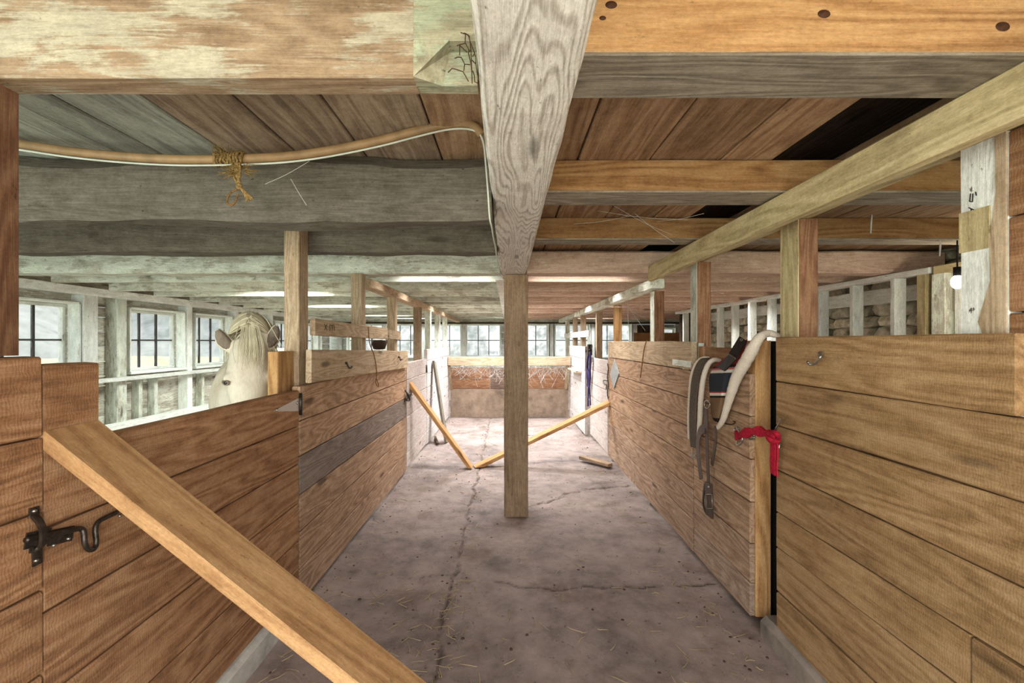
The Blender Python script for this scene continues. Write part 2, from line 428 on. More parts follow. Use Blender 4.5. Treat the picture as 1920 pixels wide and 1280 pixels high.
# ================================================================== THE SETTING
# ---- floor of the aisle: worn concrete with joints and cracks
def seg_dist(x, y, a, b):
    ax, ay = a; bx, by = b; dx, dy = bx - ax, by - ay
    t = max(0, min(1, ((x - ax) * dx + (y - ay) * dy) / (dx * dx + dy * dy)))
    return math.hypot(x - ax - dx * t, y - ay - dy * t)
CR = [([(-.30, .2), (-.29, 1.8), (-.325, 2.25), (-.305, 2.95), (-.32, 3.7), (-.31, 5.0), (-.32, 8.1)], .011),
      ([(.10, 3.72), (.164, 3.776), (.34, 3.86), (.507, 4.04), (.72, 4.19), (1.14, 4.27)], .018),
      ([(-.06, 2.56), (.05, 2.53), (.3, 2.50), (.49, 2.514), (.8, 2.54), (1.17, 2.545)], .009),
      ([(-.95, 2.7), (-.6, 2.62), (-.31, 2.66)], .003)]
def floor_h(x, y):
    h = .010 * mnoise.noise((x * 1.4, y * 1.1, 0)) + .006 * mnoise.noise((x * 5, y * 5, 3)) + .003 * mnoise.noise((x * 14, y * 14, 5))
    h += .035 * max(0, abs(x - .03) - .78) ** 1.0 * (.6 + .6 * mnoise.noise((x * 3, y * 2.2, 8)))     # muck banked along the walls
    c = 0.0
    jx = x + .03 * mnoise.noise((x * 6, y * 6, 1)) + .012 * mnoise.noise((x * 25, y * 25, 1)); jy = y + .035 * mnoise.noise((x * 6, y * 6, 9)) + .012 * mnoise.noise((x * 25, y * 25, 2))
    for pts, w in CR:
        d = min(seg_dist(jx, jy, pts[i], pts[i + 1]) for i in range(len(pts) - 1))
        c = max(c, max(0, 1 - d / w))
        h += .0015 * math.exp(-(d / .05) ** 2)
    return h - .010 * min(1, c * 1.5) - .012, min(1, c * 1.8)
ys = []; y = .25
while y < 8.35:
    ys.append(y); y += .010 + .0045 * max(0, y - 1.5)
xs = [-1.32 + i * .0125 for i in range(int(2.66 / .0125) + 1)]
V = []; Cc = []
for yy in ys:
    for xx in xs:
        h, c = floor_h(xx, yy); V.append((xx, yy, h)); Cc.append(c)
nx = len(xs)
Fc = [[j * nx + i, j * nx + i + 1, (j + 1) * nx + i + 1, (j + 1) * nx + i] for j in range(len(ys) - 1) for i in range(nx - 1)]
me = bpy.data.meshes.new('floor'); me.from_pydata(V, [], Fc)
a = me.attributes.new('crack', 'FLOAT', 'POINT'); a.data.foreach_set('value', Cc)
me.polygons.foreach_set('use_smooth', [True] * len(Fc)); me.materials.append(M['floor'])
fl = bpy.data.objects.new('floor', me); COL.objects.link(fl); tag(fl, kind='structure')
def slab(name, x0, x1, y0, y1, z0, z1, mat, **k):
    return tag(MB().box(x0, x1, y0, y1, z0, z1, ch=.001, tone=1, **k).build(name, mat), kind='structure')
slab('floor', -4.3, -1.32, -.8, 10.7, -.12, -.02, M['floor'])
slab('floor', 1.34, 4.5, -.8, 10.7, -.12, -.02, M['floor'])
slab('floor', -1.32, 1.34, 8.3, 10.7, -.12, -.02, M['floor'])
slab('floor', -1.32, 1.34, -.8, .26, -.12, -.02, M['floor'])
slab('floor', -1.32, 1.34, .26, 8.3, -.2, -.12, M['floor'])

# ---- outside: pasture and hillside
def terrain(name, x0, x1, y0, y1, st, fn, mat):
    nx = int((x1 - x0) / st) + 1; ny = int((y1 - y0) / st) + 1
    V = [(x0 + i * st, y0 + j * st, fn(x0 + i * st, y0 + j * st)) for j in range(ny) for i in range(nx)]
    Fc = [[j * nx + i, j * nx + i + 1, (j + 1) * nx + i + 1, (j + 1) * nx + i] for j in range(ny - 1) for i in range(nx - 1)]
    me = bpy.data.meshes.new(name); me.from_pydata(V, [], Fc); me.polygons.foreach_set('use_smooth', [True] * len(Fc)); me.materials.append(mat)
    o = bpy.data.objects.new(name, me); COL.objects.link(o); return tag(o, kind='structure')
terrain('pasture', -130, 110, -60, 130, 3.0, lambda x, y: -.35 + .25 * mnoise.noise((x * .08, y * .08, 0)) - .0 + .02 * max(0, abs(x) - 8) * 0, M['field'])
def hillf(x, y):
    d = max(0, max(-x - 42, y - 50)); return -1.0 + min(24, d * .42) + 1.6 * mnoise.noise((x * .06, y * .06, 4)) * min(1, d / 6) + .5 * mnoise.noise((x * .4, y * .4, 4)) * min(1, d / 6)
terrain('hillside', -140, 120, -70, 140, 2.5, hillf, M['hill'])

# ---- windows: wooden frame, dark glazing bars, dusty panes (three by two)
WN = [0]
def window(axis, c, a0, a1, z0, z1, cols=3, rows=2):
    """axis 'x': in the left wall (plane x = c); 'y': in the far wall (plane y = c). a0..a1 along the wall"""
    WN[0] += 1
    s = -1 if axis == 'x' else 1                       # outward
    def bx(mb, u0, u1, w0, w1, q0, q1, **k):           # u along the wall, w outward depth, q height
        if axis == 'x': mb.box(c + s * w1, c + s * w0, u0, u1, q0, q1, **k)
        else: mb.box(u0, u1, c + s * w0, c + s * w1, q0, q1, **k)
    loc = (c, (a0 + a1) / 2, z0) if axis == 'x' else ((a0 + a1) / 2, c, z0)
    r = empty('window_%d' % WN[0], loc, kind='structure')
    fm = MB(); t = .03
    for (u0, u1, q0, q1) in ((a0, a1, z0, z0 + t), (a0, a1, z1 - t, z1), (a0, a0 + t, z0 + t, z1 - t), (a1 - t, a1, z0 + t, z1 - t)):
        bx(fm, u0, u1, .12, .17, q0, q1, wob=.001)
    fm.build('frame', M['lime_clean'], r)
    jm = MB()
    for (u0, u1, q0, q1) in ((a0 - .018, a0 - .001, z0, z1), (a1 + .001, a1 + .018, z0, z1), (a0, a1, z1 + .001, z1 + .018)): bx(jm, u0, u1, -.005, .17, q0, q1, ch=.002)
    jm.build('jamb', M['lime_clean'], r)
    sm = MB(); bx(sm, a0 - .02, a1 + .02, -.02, .17, z0 - .03, z0 - .001, wob=.002, n=4); sm.build('sill', M['lime_clean'], r)
    b0, b1, c0, c1 = a0 + t, a1 - t, z0 + t, z1 - t
    for i in range(1, cols):
        u = b0 + (b1 - b0) * i / cols; m = MB(); bx(m, u - .008, u + .008, .13, .155, c0, c1, ch=.001); m.build('glazing_bar', M['bar'], r)
    for j in range(1, rows):
        q = c0 + (c1 - c0) * j / rows; m = MB(); bx(m, b0, b1, .132, .153, q - .008, q + .008, ch=.001); m.build('glazing_bar', M['bar'], r)
    g = MB(); bx(g, b0, b1, .141, .144, c0, c1, ch=.0002); g.build('pane', M['glass'], r)
    return r
LWIN = [(2.05, 2.82), (3.46, 4.26), (4.85, 5.65), (5.86, 6.62), (6.86, 7.6), (7.86, 8.6), (8.9, 9.6)]
LZ0, LZ1 = 1.03, 1.70
for y0, y1 in LWIN: window('x', -4.02, y0, y1, LZ0, LZ1)
FWIN = [((a - VPX) / F * 10.5, (b - VPX) / F * 10.5) for a, b in ((650, 716), (725, 790), (799, 864), (873, 939), (962, 1028), (1041, 1106), (1118, 1184))]
FZ0, FZ1 = 1.0, 1.755
for x0, x1 in FWIN: window('y', 10.5, x0, x1, FZ0, FZ1)
window('y', 10.5, 3.46, 3.86, 1.36, 1.66, cols=1, rows=1)

# ---- left wall: cladding, studs, plate
wl = empty('wall_left', (-4.1, 5, 0), kind='structure')
mb = MB()
def clad(mb, put, a0, a1, z0, z1, bh=.15):
    z = z0
    while z < z1 - .02:
        q = min(z1, z + bh); put(mb, a0, a1, z, q - .006); z = q
def putL(mb, a0, a1, q0, q1): mb.box(-4.16, -4.125, a0, a1, q0, q1, ch=.003, n=max(1, int((a1 - a0) / .5)), wob=.003, axis='y')
clad(mb, putL, -.6, 10.5, 0, LZ0 - .03); clad(mb, putL, -.6, 10.5, LZ1, 2.08)
e = [-.6]
for y0, y1 in LWIN: e += [y0, y1]
e.append(10.5)
for i in range(0, len(e), 2): clad(mb, putL, e[i], e[i + 1], LZ0 - .03, LZ1)
mb.build('cladding', M['clad'], wl)
tag(MB().box(-4.2, -4.165, -.6, 10.6, -.1, 2.1, ch=.001).build('backing', M['dark'], wl)) if False else None
for yy in (.4, 1.2, 1.92, 2.88, 3.33, 4.29, 4.655, 5.68, 6.67, 7.66, 8.66, 9.7):
    w = {4.655: .12, 4.29: .15}.get(yy, .085)
    MB().box(-4.125, -4.0, yy, yy + w, 0, 1.79, wob=.004, n=8).build('stud', M['lime' if yy == 4.655 else 'lime_clean'], wl)
for yy in (4.98, 5.2, 6.0, 7.1, 8.1): MB().box(-4.125, -4.04, yy, yy + .05, 0, .94, wob=.004, n=6).build('stud', M['lime'], wl)
MB().box(-4.125, -3.96, -.6, 10.45, 1.79, 1.865, wob=.006, n=30, tone=1.08).build('wall_plate', M['lime_clean'], wl)
MB().box(-4.0, -3.93, .5, 10.4, .945, .985, wob=.003, n=20).build('dado_rail', M['lime_clean'], wl)
MB().box(-4.02, -3.9, .5, 10.3, .45, .52, wob=.005, n=20).build('ledge', M['lime_clean'], wl)

# ---- far wall
wf = empty('wall_far', (0, 10.6, 0), kind='structure')
mb = MB()
def putF(mb, a0, a1, q0, q1): mb.box(a0, a1, 10.62, 10.655, q0, q1, ch=.003, n=max(1, int((a1 - a0) / .6)), wob=.002, axis='x')
clad(mb, putF, -4.16, 4.5, 0, FZ0 - .03); clad(mb, putF, -4.16, 4.5, FZ1, 2.08)
e = [-4.16]
for x0, x1 in FWIN: e += [x0, x1]
e += [3.46, 3.86, 4.5]
for i in range(0, len(e), 2): clad(mb, putF, e[i], e[i + 1], FZ0 - .03, FZ1)
clad(mb, putF, 3.46, 3.86, FZ0 - .03, 1.33); clad(mb, putF, 3.46, 3.86, 1.66, FZ1)
mb.build('cladding', M['lime_clean'], wf)
for i in range(len(FWIN) - 1):
    xm = (FWIN[i][1] + FWIN[i + 1][0]) / 2
    MB().box(xm - .04, xm + .04, 10.5, 10.615, 0, 1.79, wob=.003, n=6).build('stud', M['lime_clean'], wf)
for xm in (-3.9, 2.93, 3.95): MB().box(xm - .05, xm + .05, 10.5, 10.615, 0, 1.79, wob=.003, n=6).build('stud', M['lime_clean'], wf)
MB().box(-4.1, 4.4, 10.44, 10.615, 1.79, 1.88, wob=.006, n=24).build('wall_plate', M['lime'], wf)
MB().box(-4.1, 4.4, 10.40, 10.5, 1.755, 1.79, wob=.008, n=60).build('lintel', M['dark'], wf)
MB().box(2.99, 3.42, 10.5, 10.61, .9, 1.72).build('dark_opening', M['dark'], wf)  # dark sheet standing in for the unlit door opening

# ---- right wall: rubble stone behind a row of studs
wr = empty('wall_right', (3.3, 5, 0), kind='structure')
mb = MB(); r2 = random.Random(3)
mb.box(3.42, 3.6, -.6, 7.75, 0, 2.1, ch=.001, tone=.35)
z = .0
while z < 2.05:
    h = r2.uniform(.07, .17); y = -.5 + r2.uniform(0, .2)
    while y < 7.6:
        w = r2.uniform(.12, .42); c = Vector((3.40, y + w / 2, z + h / 2)); tn = r2.choice((.45, .7, .9, 1.0, 1.15))
        n0 = len(mb.v); tmp = bmesh.new(); bmesh.ops.create_icosphere(tmp, subdivisions=2, radius=1.0)
        sd = r2.uniform(0, 90); vs = []
        for v in tmp.verts:
            q = v.co.copy()
            q = Vector([math.copysign(abs(k) ** .62, k) for k in q])
            q *= 1 + .22 * mnoise.noise(q * 1.3 + Vector((sd, 0, 0)))
            vs.append(c + Vector((q.x * .10, q.y * w * .5, q.z * h * .55)))
        mb.add(vs, [[v.index for v in f.verts] for f in tmp.faces], [p - Vector((sd, 0, 0)) for p in vs], tn, 0, False); tmp.free()
        y += w * .98
    z += h * .93
mb.build('rubble', M['stone'], wr)
MB().box(3.2, 3.30, 3.0, 7.7, 1.68, 1.80, wob=.01, n=14).build('sill_timber', M['lime_clean'], wr)
MB().box(2.86, 2.95, 3.1, 7.8, 1.815, 1.857, wob=.003, n=14).build('wall_plate', M['lime_clean'], wr)
yy = 3.37
while yy < 7.8:
    if abs(yy - 3.776) > 5: pass
    MB().box(2.862, 2.95, yy, yy + .042, 0, 1.815, wob=.002, n=6).build('stud', M['lime_clean'], wr); yy += .406
MB().box(2.87, 2.95, 3.13, 3.2, 0, 1.855, wob=.002, n=6).build('stud', M['rail'], wr)
MB().box(2.95, 4.5, 7.78, 7.85, 0, 2.1, axis='x', tone=.7).build('return_boards', M['dark'], wr)
MB().box(4.4, 4.46, 7.8, 10.6, 0, 2.1, axis='y').build('end_boards', M['clad'], wr)
MB().box(2.86, 2.95, 1.2, 3.06, 1.80, 1.857, wob=.003, n=8).build('wall_plate', M['rail'], wr)
MB().box(2.86, 2.95, 2.98, 3.08, 0, 1.80, wob=.004, n=6).build('stud', M['lime'], wr)
MB().box(2.86, 2.95, 2.86, 2.92, 0, 1.80, wob=.004, n=6).build('stud', M['lime_clean'], wr)
for yy in (1.3, 1.7, 2.1, 2.5): MB().box(2.862, 2.95, yy, yy + .042, 0, 1.80, wob=.002, n=6).build('stud', M['lime'], wr)

# ---- ceiling boards and the dark loft above
ce = empty('ceiling', (0, 5, 2.05), kind='structure')
mb = MB(); r3 = random.Random(11)
ed = [-4.15]
while ed[-1] < -1.5: ed.append(ed[-1] + .27)
ed = [x for x in ed if x < -1.4] + [-1.3, -1.05, -.79, -.54, -.256, .02, .27, .55, .826, 1.03]
for i in range(len(ed) - 1):
    g = 1.0 if ed[i + 1] < -1.04 else (.3 if ed[i + 1] < 0 else 0)
    tn = {(.27): .95, (.55): .82, (.826): 1.12, (.02): .92}.get(ed[i], r3.uniform(.85, 1.1))
    mb.box(ed[i] + .003, ed[i + 1] - .004, .2, 3.75, 2.05 + r3.uniform(0, .006), 2.085, axis='y', n=10, wob=.003, side_wob=.002, tone=tn, gray=g)
x = 1.31
while x < 3.4: mb.box(x, x + .26, .2, 3.75, 2.05, 2.085, axis='y', n=6, wob=.003, tone=r3.uniform(.6, .85)); x += .272
mb.build('board_panel', M['ceil'], ce)
mb = MB(); x = -4.15
while x < 4.5: mb.box(x, x + .245, 3.76, 10.65, 2.05, 2.08, axis='y', n=4, wob=.002, tone=r3.uniform(.85, 1.1)); x += .25
mb.build('board_panel', M['pinkjoist'], ce)
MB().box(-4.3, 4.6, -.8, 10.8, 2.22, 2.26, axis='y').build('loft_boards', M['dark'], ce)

# ================================================================== BEAMS AND JOISTS
def thing(mb, name, mat, label, cat, group=None):
    return tag(mb.build(name, mat), label, cat, group)
thing(MB().box(-.06, .14, .12, 3.78, 1.87, 2.05, n=40, wob=.006, ch=.012, tone=1.0), 'main_beam', M['beam'],
      'rough weathered grey main beam running overhead to the centre post', 'beam')
thing(MB().box(-.105, .14, 3.79, 10.4, 1.862, 2.05, n=20, wob=.004, ch=.008, tone=1.0), 'main_beam', M['lime_clean'],
      'whitewashed main beam continuing beyond the centre post to the end windows', 'beam')
# near left joist with a notched end
jl = empty('ceiling_joist', (-2, .95, 1.88), 'thick cream-painted flaking joist nearest the camera, left of the main beam', 'joist')
mb = MB().box(-4.0, -.19, .911, .982, 1.88, 2.05, n=24, wob=.003, ch=.006, tone=1.02)
mb.build('timber', M['joist_paint'], jl)
mb = MB().box(-.19, -.064, .911, .982, 1.953, 2.05, ch=.003, tone=.95); mb.box(-.19, -.064, .945, .982, 1.882, 1.953, ch=.003, tone=.9, axis='x')
A0, A1, A2 = (-.19, .911, 1.88), (-.118, .911, 1.953), (-.19, .911, 1.953); B0, B1, B2 = (-.135, .946, 1.88), (-.118, .946, 1.953), (-.19, .946, 1.953); B3 = (-.19, .946, 1.88)
mb.add([A0, A1, A2, B0, B1, B2, B3], [[0, 1, 2], [0, 3, 4, 1], [0, 6, 3], [2, 1, 4, 5], [3, 6, 5, 4], [0, 2, 5, 6]], [(.1, .02, .02), (.2, .05, .02), (.1, .05, .02), (.1, .02, .06), (.2, .05, .06), (.1, .05, .06), (.1, .02, .06)], .9)
mb.build('notched_end', M['notch'], jl)
thing(MB().box(-4.0, -.062, 1.68, 1.86, 1.80, 2.05, n=44, wob=.022, ch=.05, side_wob=.012, tone=.95), 'ceiling_joist', M['log'],
      'big grey-green log joist under the hanging hose, left of the main beam', 'joist')
thing(MB().box(-4.0, -.062, 2.50, 2.66, 1.845, 2.05, n=44, wob=.016, ch=.035, side_wob=.008, tone=1.0), 'ceiling_joist', M['log'],
      'grey-green log joist between the big log joist and the whitewashed girder', 'joist')
thing(MB().box(-4.0, -.062, 3.42, 3.60, 1.864, 2.03, n=40, wob=.008, ch=.012, tone=1.05), 'girder', M['lime'],
      'whitewashed cross girder meeting the centre post, left side', 'girder')
thing(MB().box(.142, 3.28, 3.42, 3.60, 1.864, 2.03, n=30, wob=.008, ch=.012, tone=.95), 'girder', M['pinkjoist'],
      'brown peeling cross girder meeting the centre post, right side', 'girder')
for y0, y1, z, mt, lab in ((.911, 1.07, 1.93, 'orange', 'broad orange pine joist nearest the camera, right of the main beam'),
                           (1.754, 1.917, 1.932, 'orange', 'orange pine joist second from the camera, right of the main beam'),
                           (2.577, 2.72, 1.935, 'orange', 'brown pine joist just before the right cross girder')):
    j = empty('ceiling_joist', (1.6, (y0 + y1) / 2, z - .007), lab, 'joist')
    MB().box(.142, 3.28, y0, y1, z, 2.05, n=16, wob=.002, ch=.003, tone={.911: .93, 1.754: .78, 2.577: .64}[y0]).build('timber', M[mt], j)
    if y0 < 1:
        for kx, ky, kr in ((1545, 26, .013), (1880, 50, .015), (1146, 9, .012), (1130, 34, .007)):
            MB().ball(P(kx, ky, .9112), kr, .0022, kr * .66, 14, 8).build('knot', M['knot'], j)
    tag(MB().box(.142, 3.28, y0 + .001, y1 + .002, z - .007, z - .0005, n=16, ch=.0005, axis='x', tone={.911: .85}.get(y0, 1.05)).build('underside', M['joist_gray'], j), 'grey weathered underside')
ORD = ['first', 'second', 'third', 'fourth', 'fifth', 'sixth', 'seventh', 'eighth', 'ninth', 'tenth', 'eleventh', 'twelfth']
for i in range(12):
    y = 3.93 + i * .57
    if y > 10.35: break
    tb = .012 * RNG.uniform(-1, 1)
    thing(MB().box(-3.95, -.107, y, y + .05, 1.853 + tb, 2.05, n=14, wob=.004, tone=RNG.uniform(.82, 1.16)), 'far_joist', M['lime'],  # same joists as at right; window-lit paleness is put into the colour
          'thin whitish joist left of the main beam, %s beyond the girder' % ORD[i], 'joist', 'thin joists beyond the girder')
    thing(MB().box(.142, 3.28 if y < 7.75 else 4.3, y, y + .05, 1.853 + tb, 2.05, n=14, wob=.004, tone=RNG.uniform(.85, 1.12)), 'far_joist', M['pinkjoist'],
          'thin pinkish joist right of the main beam, %s beyond the girder' % ORD[i], 'joist', 'thin joists beyond the girder')
thing(MB().box(-.033, .154, 3.53, 3.71, -.02, 1.868, n=24, wob=.003, ch=.006, tone=1.0), 'centre_post', M['post'],
      'grimy square post in the middle of the aisle under the main beam', 'post')

# ================================================================== STALL PARTITIONS
def boards(mb, X0, X1, y0, y1, zs, tones=None, grays=None, wob=.0025, gap=.005, r=RNG):
    for i in range(len(zs) - 1):
        mb.box(X0, X1, y0 + r.uniform(0, .004), y1 - r.uniform(0, .004), zs[i + 1] + gap / 2, zs[i] - gap / 2, axis='y', n=max(2, int((y1 - y0) / .18)), wob=wob, side_wob=.003,
               tone=(tones[i] if tones else None), gray=(grays[i] if grays else 0))
    return mb
LX0, LX1 = -1.09, -1.05
# left side, near to far
t = empty('stall_partition', (-1.07, .6, 0), 'left edge brown board partition with the latch staple, before the gate', 'partition')
boards(MB(), LX0, LX1, .3, 1.027, [1.135, .967, .79, .6, .41, .22, .09], [.95, 1.0, .9, .95, .88, .9]).build('board_panel', M['stall_near'], t)
MB().box(LX0, LX1, .3, 1.024, 1.137, 1.317, wob=.003, n=6, tone=1.0).build('top_board', M['stall_near'], t)
MB().box(-1.13, -1.092, .5, .58, 0, 1.3, n=4).build('batten', M['stall_near'], t)
thing(MB().box(-1.16, -1.047, .865, .977, 1.32, 1.93, n=6, wob=.002, tone=.62), 'stall_post', M['postred'], 'dark brown post at the left frame edge, on the near partition', 'post')
g = empty('stall_gate', (-1.07, 1.65, .1), 'left brown plank stall gate that the pale brace leans on', 'gate')
boards(MB(), LX0, LX1, 1.03, 2.28, [1.108, .925, .735, .54, .35, .22, .12], [1.02, .98, .95, 1.0, .9, .88]).build('board_panel', M['stall_near'], g)
MB().box(LX0, LX1, 1.03, 1.168, 1.110, 1.297, axis='y', wob=.003, n=4, tone=1.0).build('stub_board', M['stall_near'], g)
for yy in (1.1, 2.06): MB().box(-1.132, -1.092, yy, yy + .1, .13, 1.09, n=4).build('batten', M['stall_near'], g)
pb = MB(); pb.add([(-1.047, 2.29, 1.07), (-1.047, 2.29, 1.0), (-1.047, 2.02, 1.04), (-1.052, 2.29, 1.07), (-1.052, 2.29, 1.0), (-1.052, 2.02, 1.04)],
                  [[0, 2, 1], [3, 4, 5], [0, 3, 5, 2], [2, 5, 4, 1], [1, 4, 3, 0]], [(0, 0, 0)] * 6)
pb.ball((-1.047, 2.06, 1.04), .006); pb.ball((-1.047, 2.26, 1.045), .007)
hg = pb.build('hinge', M['steel'], g); tag(hg, 'galvanised triangular strap hinge')
MB().tube([(-1.045, 2.292, .98), (-1.045, 2.292, 1.09)], .008).build('hinge_pin', M['iron'], hg)
thing(MB().box(-1.165, -1.115, 2.2, 2.365, .0, 1.30, axis='z', n=5, wob=.002, tone=1.0), 'stub_post', M['orange'], 'short orange post end beside the horse cheek, at the gate hinge', 'post')
t = empty('stall_partition', (-1.07, 3.5, 0), 'left brown board partition with skewed top board and a grey-purple plank', 'partition')
boards(MB(), LX0, LX1, 2.295, 4.69, [1.125, .948, .77, .575, .39, .2, .02], [1.05, 1.08, .95, 1.02, 1.0, 1.0], [0, 0, .85, .15, .1, .2]).build('board_panel', M['stall'], t)
mb = MB().timber((-1.035, 2.36, 1.222), (-1.035, 4.62, 1.168), .03, .172, n=12, wob=.003, ch=.004, tone=1.12)
mb.build('top_board', M['postpale'], t)
for yy in (2.65, 4.55): MB().box(-1.13, -1.092, yy, yy + .09, 0, 1.22, n=4).build('batten', M['stall'], t)
g = empty('stall_gate', (-1.07, 5.3, 0), 'left whitened low gate beyond the fallen brace, dark latch at its edge', 'gate')
boards(MB(), LX0, LX1, 4.705, 5.86, [1.13, .95, .76, .57, .38, .19, .04], [1.0, 1.0, .97, 1.02, .98, 1.0]).build('board_panel', M['stall_dust_veil'], g)
t = empty('stall_partition', (-1.07, 7, 0), 'left whitest partition at the far end beside the low manger wall', 'partition')
boards(MB(), LX0, LX1, 5.885, 8.15, [1.25, 1.1, .93, .75, .57, .38, .19, .02], [1.05] * 7).build('board_panel', M['stall_pale'], t)
# right side
RX0, RX1 = 1.16, 1.20
t = empty('stall_partition', (1.18, 1.1, 0), 'right large brown board partition nearest the camera', 'partition')
zs = [1.178, .987, .794, .613, .462, .271, .11]
mb = boards(MB(), RX0, RX1, .3, 1.97, zs[:5] + [], [.98, 1.03, .95, .98])
boards(mb, RX0, RX1, 1.145, 1.97, [.613, .462], [.92]); boards(mb, RX0, RX1, .3, 1.14, [.613, .462], [.86])
boards(mb, RX0, RX1, .3, 1.97, [.462, .271, .11], [.9, .88])
mb2 = MB()
mb2 = boards(MB(), RX0, RX1, .3, 1.97, [1.178, .987, .794, .613], [.93, .98, .90]); boards(mb2, RX0, RX1, .3, 1.97, [.462, .271, .11], [.9, .88])
boards(mb2, RX0, RX1, 1.145, 1.97, [.613, .462], [.94]); boards(mb2, RX0, RX1, .3, 1.14, [.613, .462], [.86])
mb2.build('board_panel', M['stall_right'], t)
MB().box(RX0, RX1, 1.043, 1.972, 1.179, 1.369, n=8, wob=.003, side_wob=.002, tone=1.06).build('top_board', M['stall_right'], t)
ub_ = empty('upper_boarding', (1.22, .7, 1.19), 'rough brown upper boarding at the right frame edge above the partition', 'boarding')
boards(MB(), 1.205, 1.235, .3, 1.096, [1.858, 1.65, 1.42, 1.19], [.88, .95, .9], gap=.004).build('board_panel', M['stall_near'], ub_)
MB().box(1.237, 1.255, .3, 1.096, 1.19, 1.855, axis='y').build('backing', M['dark'], ub_)  # added behind the seams so no bright sky shows through
rp = MB().box(1.205, 1.30, 1.0975, 1.217, 0, 1.858, n=12, wob=.003, tone=1.05)
rpo = empty('stall_post', (1.25, 1.158, 0), 'whitewashed splintered post at right, half bare orange wood', 'post')
rp.build('timber', M['lime_clean'], rpo)
# torn bare strip along the near edge of that post
ptsb = [(1.099, 1.86), (1.125, 1.86), (1.122, 1.72), (1.137, 1.60), (1.135, 1.50), (1.150, 1.45), (1.165, 1.40), (1.150, 1.36), (1.140, 1.30), (1.099, 1.30)]
mb = MB(); n = len(ptsb)
mb.add([(1.2015, a, b) for a, b in ptsb] + [(1.206, a, b) for a, b in ptsb], [list(range(n - 1, -1, -1)), [n + i for i in range(n)]] + [[i, (i + 1) % n, n + (i + 1) % n, n + i] for i in range(n)],
       [(b, a, .02) for a, b in ptsb] * 2, 1.08)
tag(mb.build('bare_wood', M['postpale'], rpo), 'strip of bare splintered wood')
tag(MB().box(1.2015, 1.206, 1.136, 1.214, 1.585, 1.69, ch=.0005, axis='z').build('bare_wood', M['rail'], rpo), 'yellowish bare wood patch')
mb = MB()
for (a, b), (c_, d_) in (((1.185, 1.735), (1.187, 1.715)), ((1.187, 1.715), (1.180, 1.712)), ((1.180, 1.712), (1.179, 1.733)), ((1.172, 1.735), (1.170, 1.725)),
                         ((1.190, 1.70), (1.176, 1.69)), ((1.183, 1.695), (1.184, 1.672)), ((1.176, 1.69), (1.177, 1.672))):
    mb.tube([(1.2035, a, b), (1.2035, c_, d_)], .0012, 5)
mb.build('scratched_mark', M['black'], rpo)
d = empty('stall_door', (1.2, 2.5, 0), 'right plank stall door standing ajar with orange edge, tack draped over it', 'door')
boards(MB(), 1.16, 1.185, 2.185, 2.845, [1.196, .99, .785, .578, .38, .19, .03], [1.05, 1.02, 1.06, 1.05, 1.05, 1.08], [.05, .0, .05, .1, .3, .5]).build('board_panel', M['stall'], d)
MB().box(1.187, 1.262, 2.183, 2.262, .03, 1.355, n=6, tone=1.18).build('edge_stile', M['orange'], d)
MB().box(1.187, 1.25, 2.77, 2.845, .03, 1.32, n=6, tone=.95).build('edge_stile', M['stall_near'], d)
MB().box(1.20, 1.235, 2.265, 2.765, 1.15, 1.315, n=6, tone=.8).build('top_rail', M['stall_near'], d)  # darker tone holds the shadow of the recess over the boards
MB().box(1.285, 1.32, 2.02, 2.44, 0, 1.352, axis='z', n=2).build('gap_shade_board', M['black'], d)  # black board added to keep the gap beside the door dark
t = empty('stall_partition', (1.18, 4.1, 0), 'right brown board partition with diamond plate and hanging twine', 'partition')
boards(MB(), 1.16, 1.195, 2.86, 5.29, [1.165, .985, .8, .61, .42, .23, .03], [1.02, 1.0, 1.06, 1.0, 1.05, 1.08], [.1, .05, .1, .1, .3, .35]).build('board_panel', M['stall'], t)
MB().box(1.158, 1.195, 2.88, 5.27, 1.17, 1.35, n=12, wob=.003, tone=1.1).build('top_board', M['postpale'], t)
MB().box(1.153, 1.158, 2.88, 3.2, 1.185, 1.225, n=2, axis='y', tone=1.1).build('patch', M['lime_clean'], t)
g = empty('stall_gate', (1.18, 5.9, 0), 'right whitened low gate behind the upright brace, purple rope above', 'gate')
boards(MB(), 1.16, 1.195, 5.31, 6.45, [1.13, .96, .77, .58, .39, .2, .04], [1.02] * 6).build('board_panel', M['stall_dust_veil'], g)
t = empty('stall_partition', (1.12, 7.3, 0), 'right whitest partition at the far end beside the low manger wall', 'partition')
boards(MB(), 1.09, 1.125, 6.47, 8.15, [1.28, 1.1, .93, .75, .57, .38, .19, .02], [1.05] * 7).build('board_panel', M['stall_pale'], t)
thing(MB().box(.99, 1.085, 6.75, 7.6, .885, .91, n=3), 'shelf_board', M['postpale'], 'small shelf board on the right far whitened partition', 'shelf')

# curbs
tag(MB().box(-1.2, -1.04, .7, 2.28, -.1, .105, n=16, wob=.008, ch=.02).build('trim_1', M['concrete']), kind='structure')
tag(MB().box(1.152, 1.32, .3, 2.08, -.1, .10, n=16, wob=.008, ch=.025).build('trim_2', M['curb']), kind='structure')

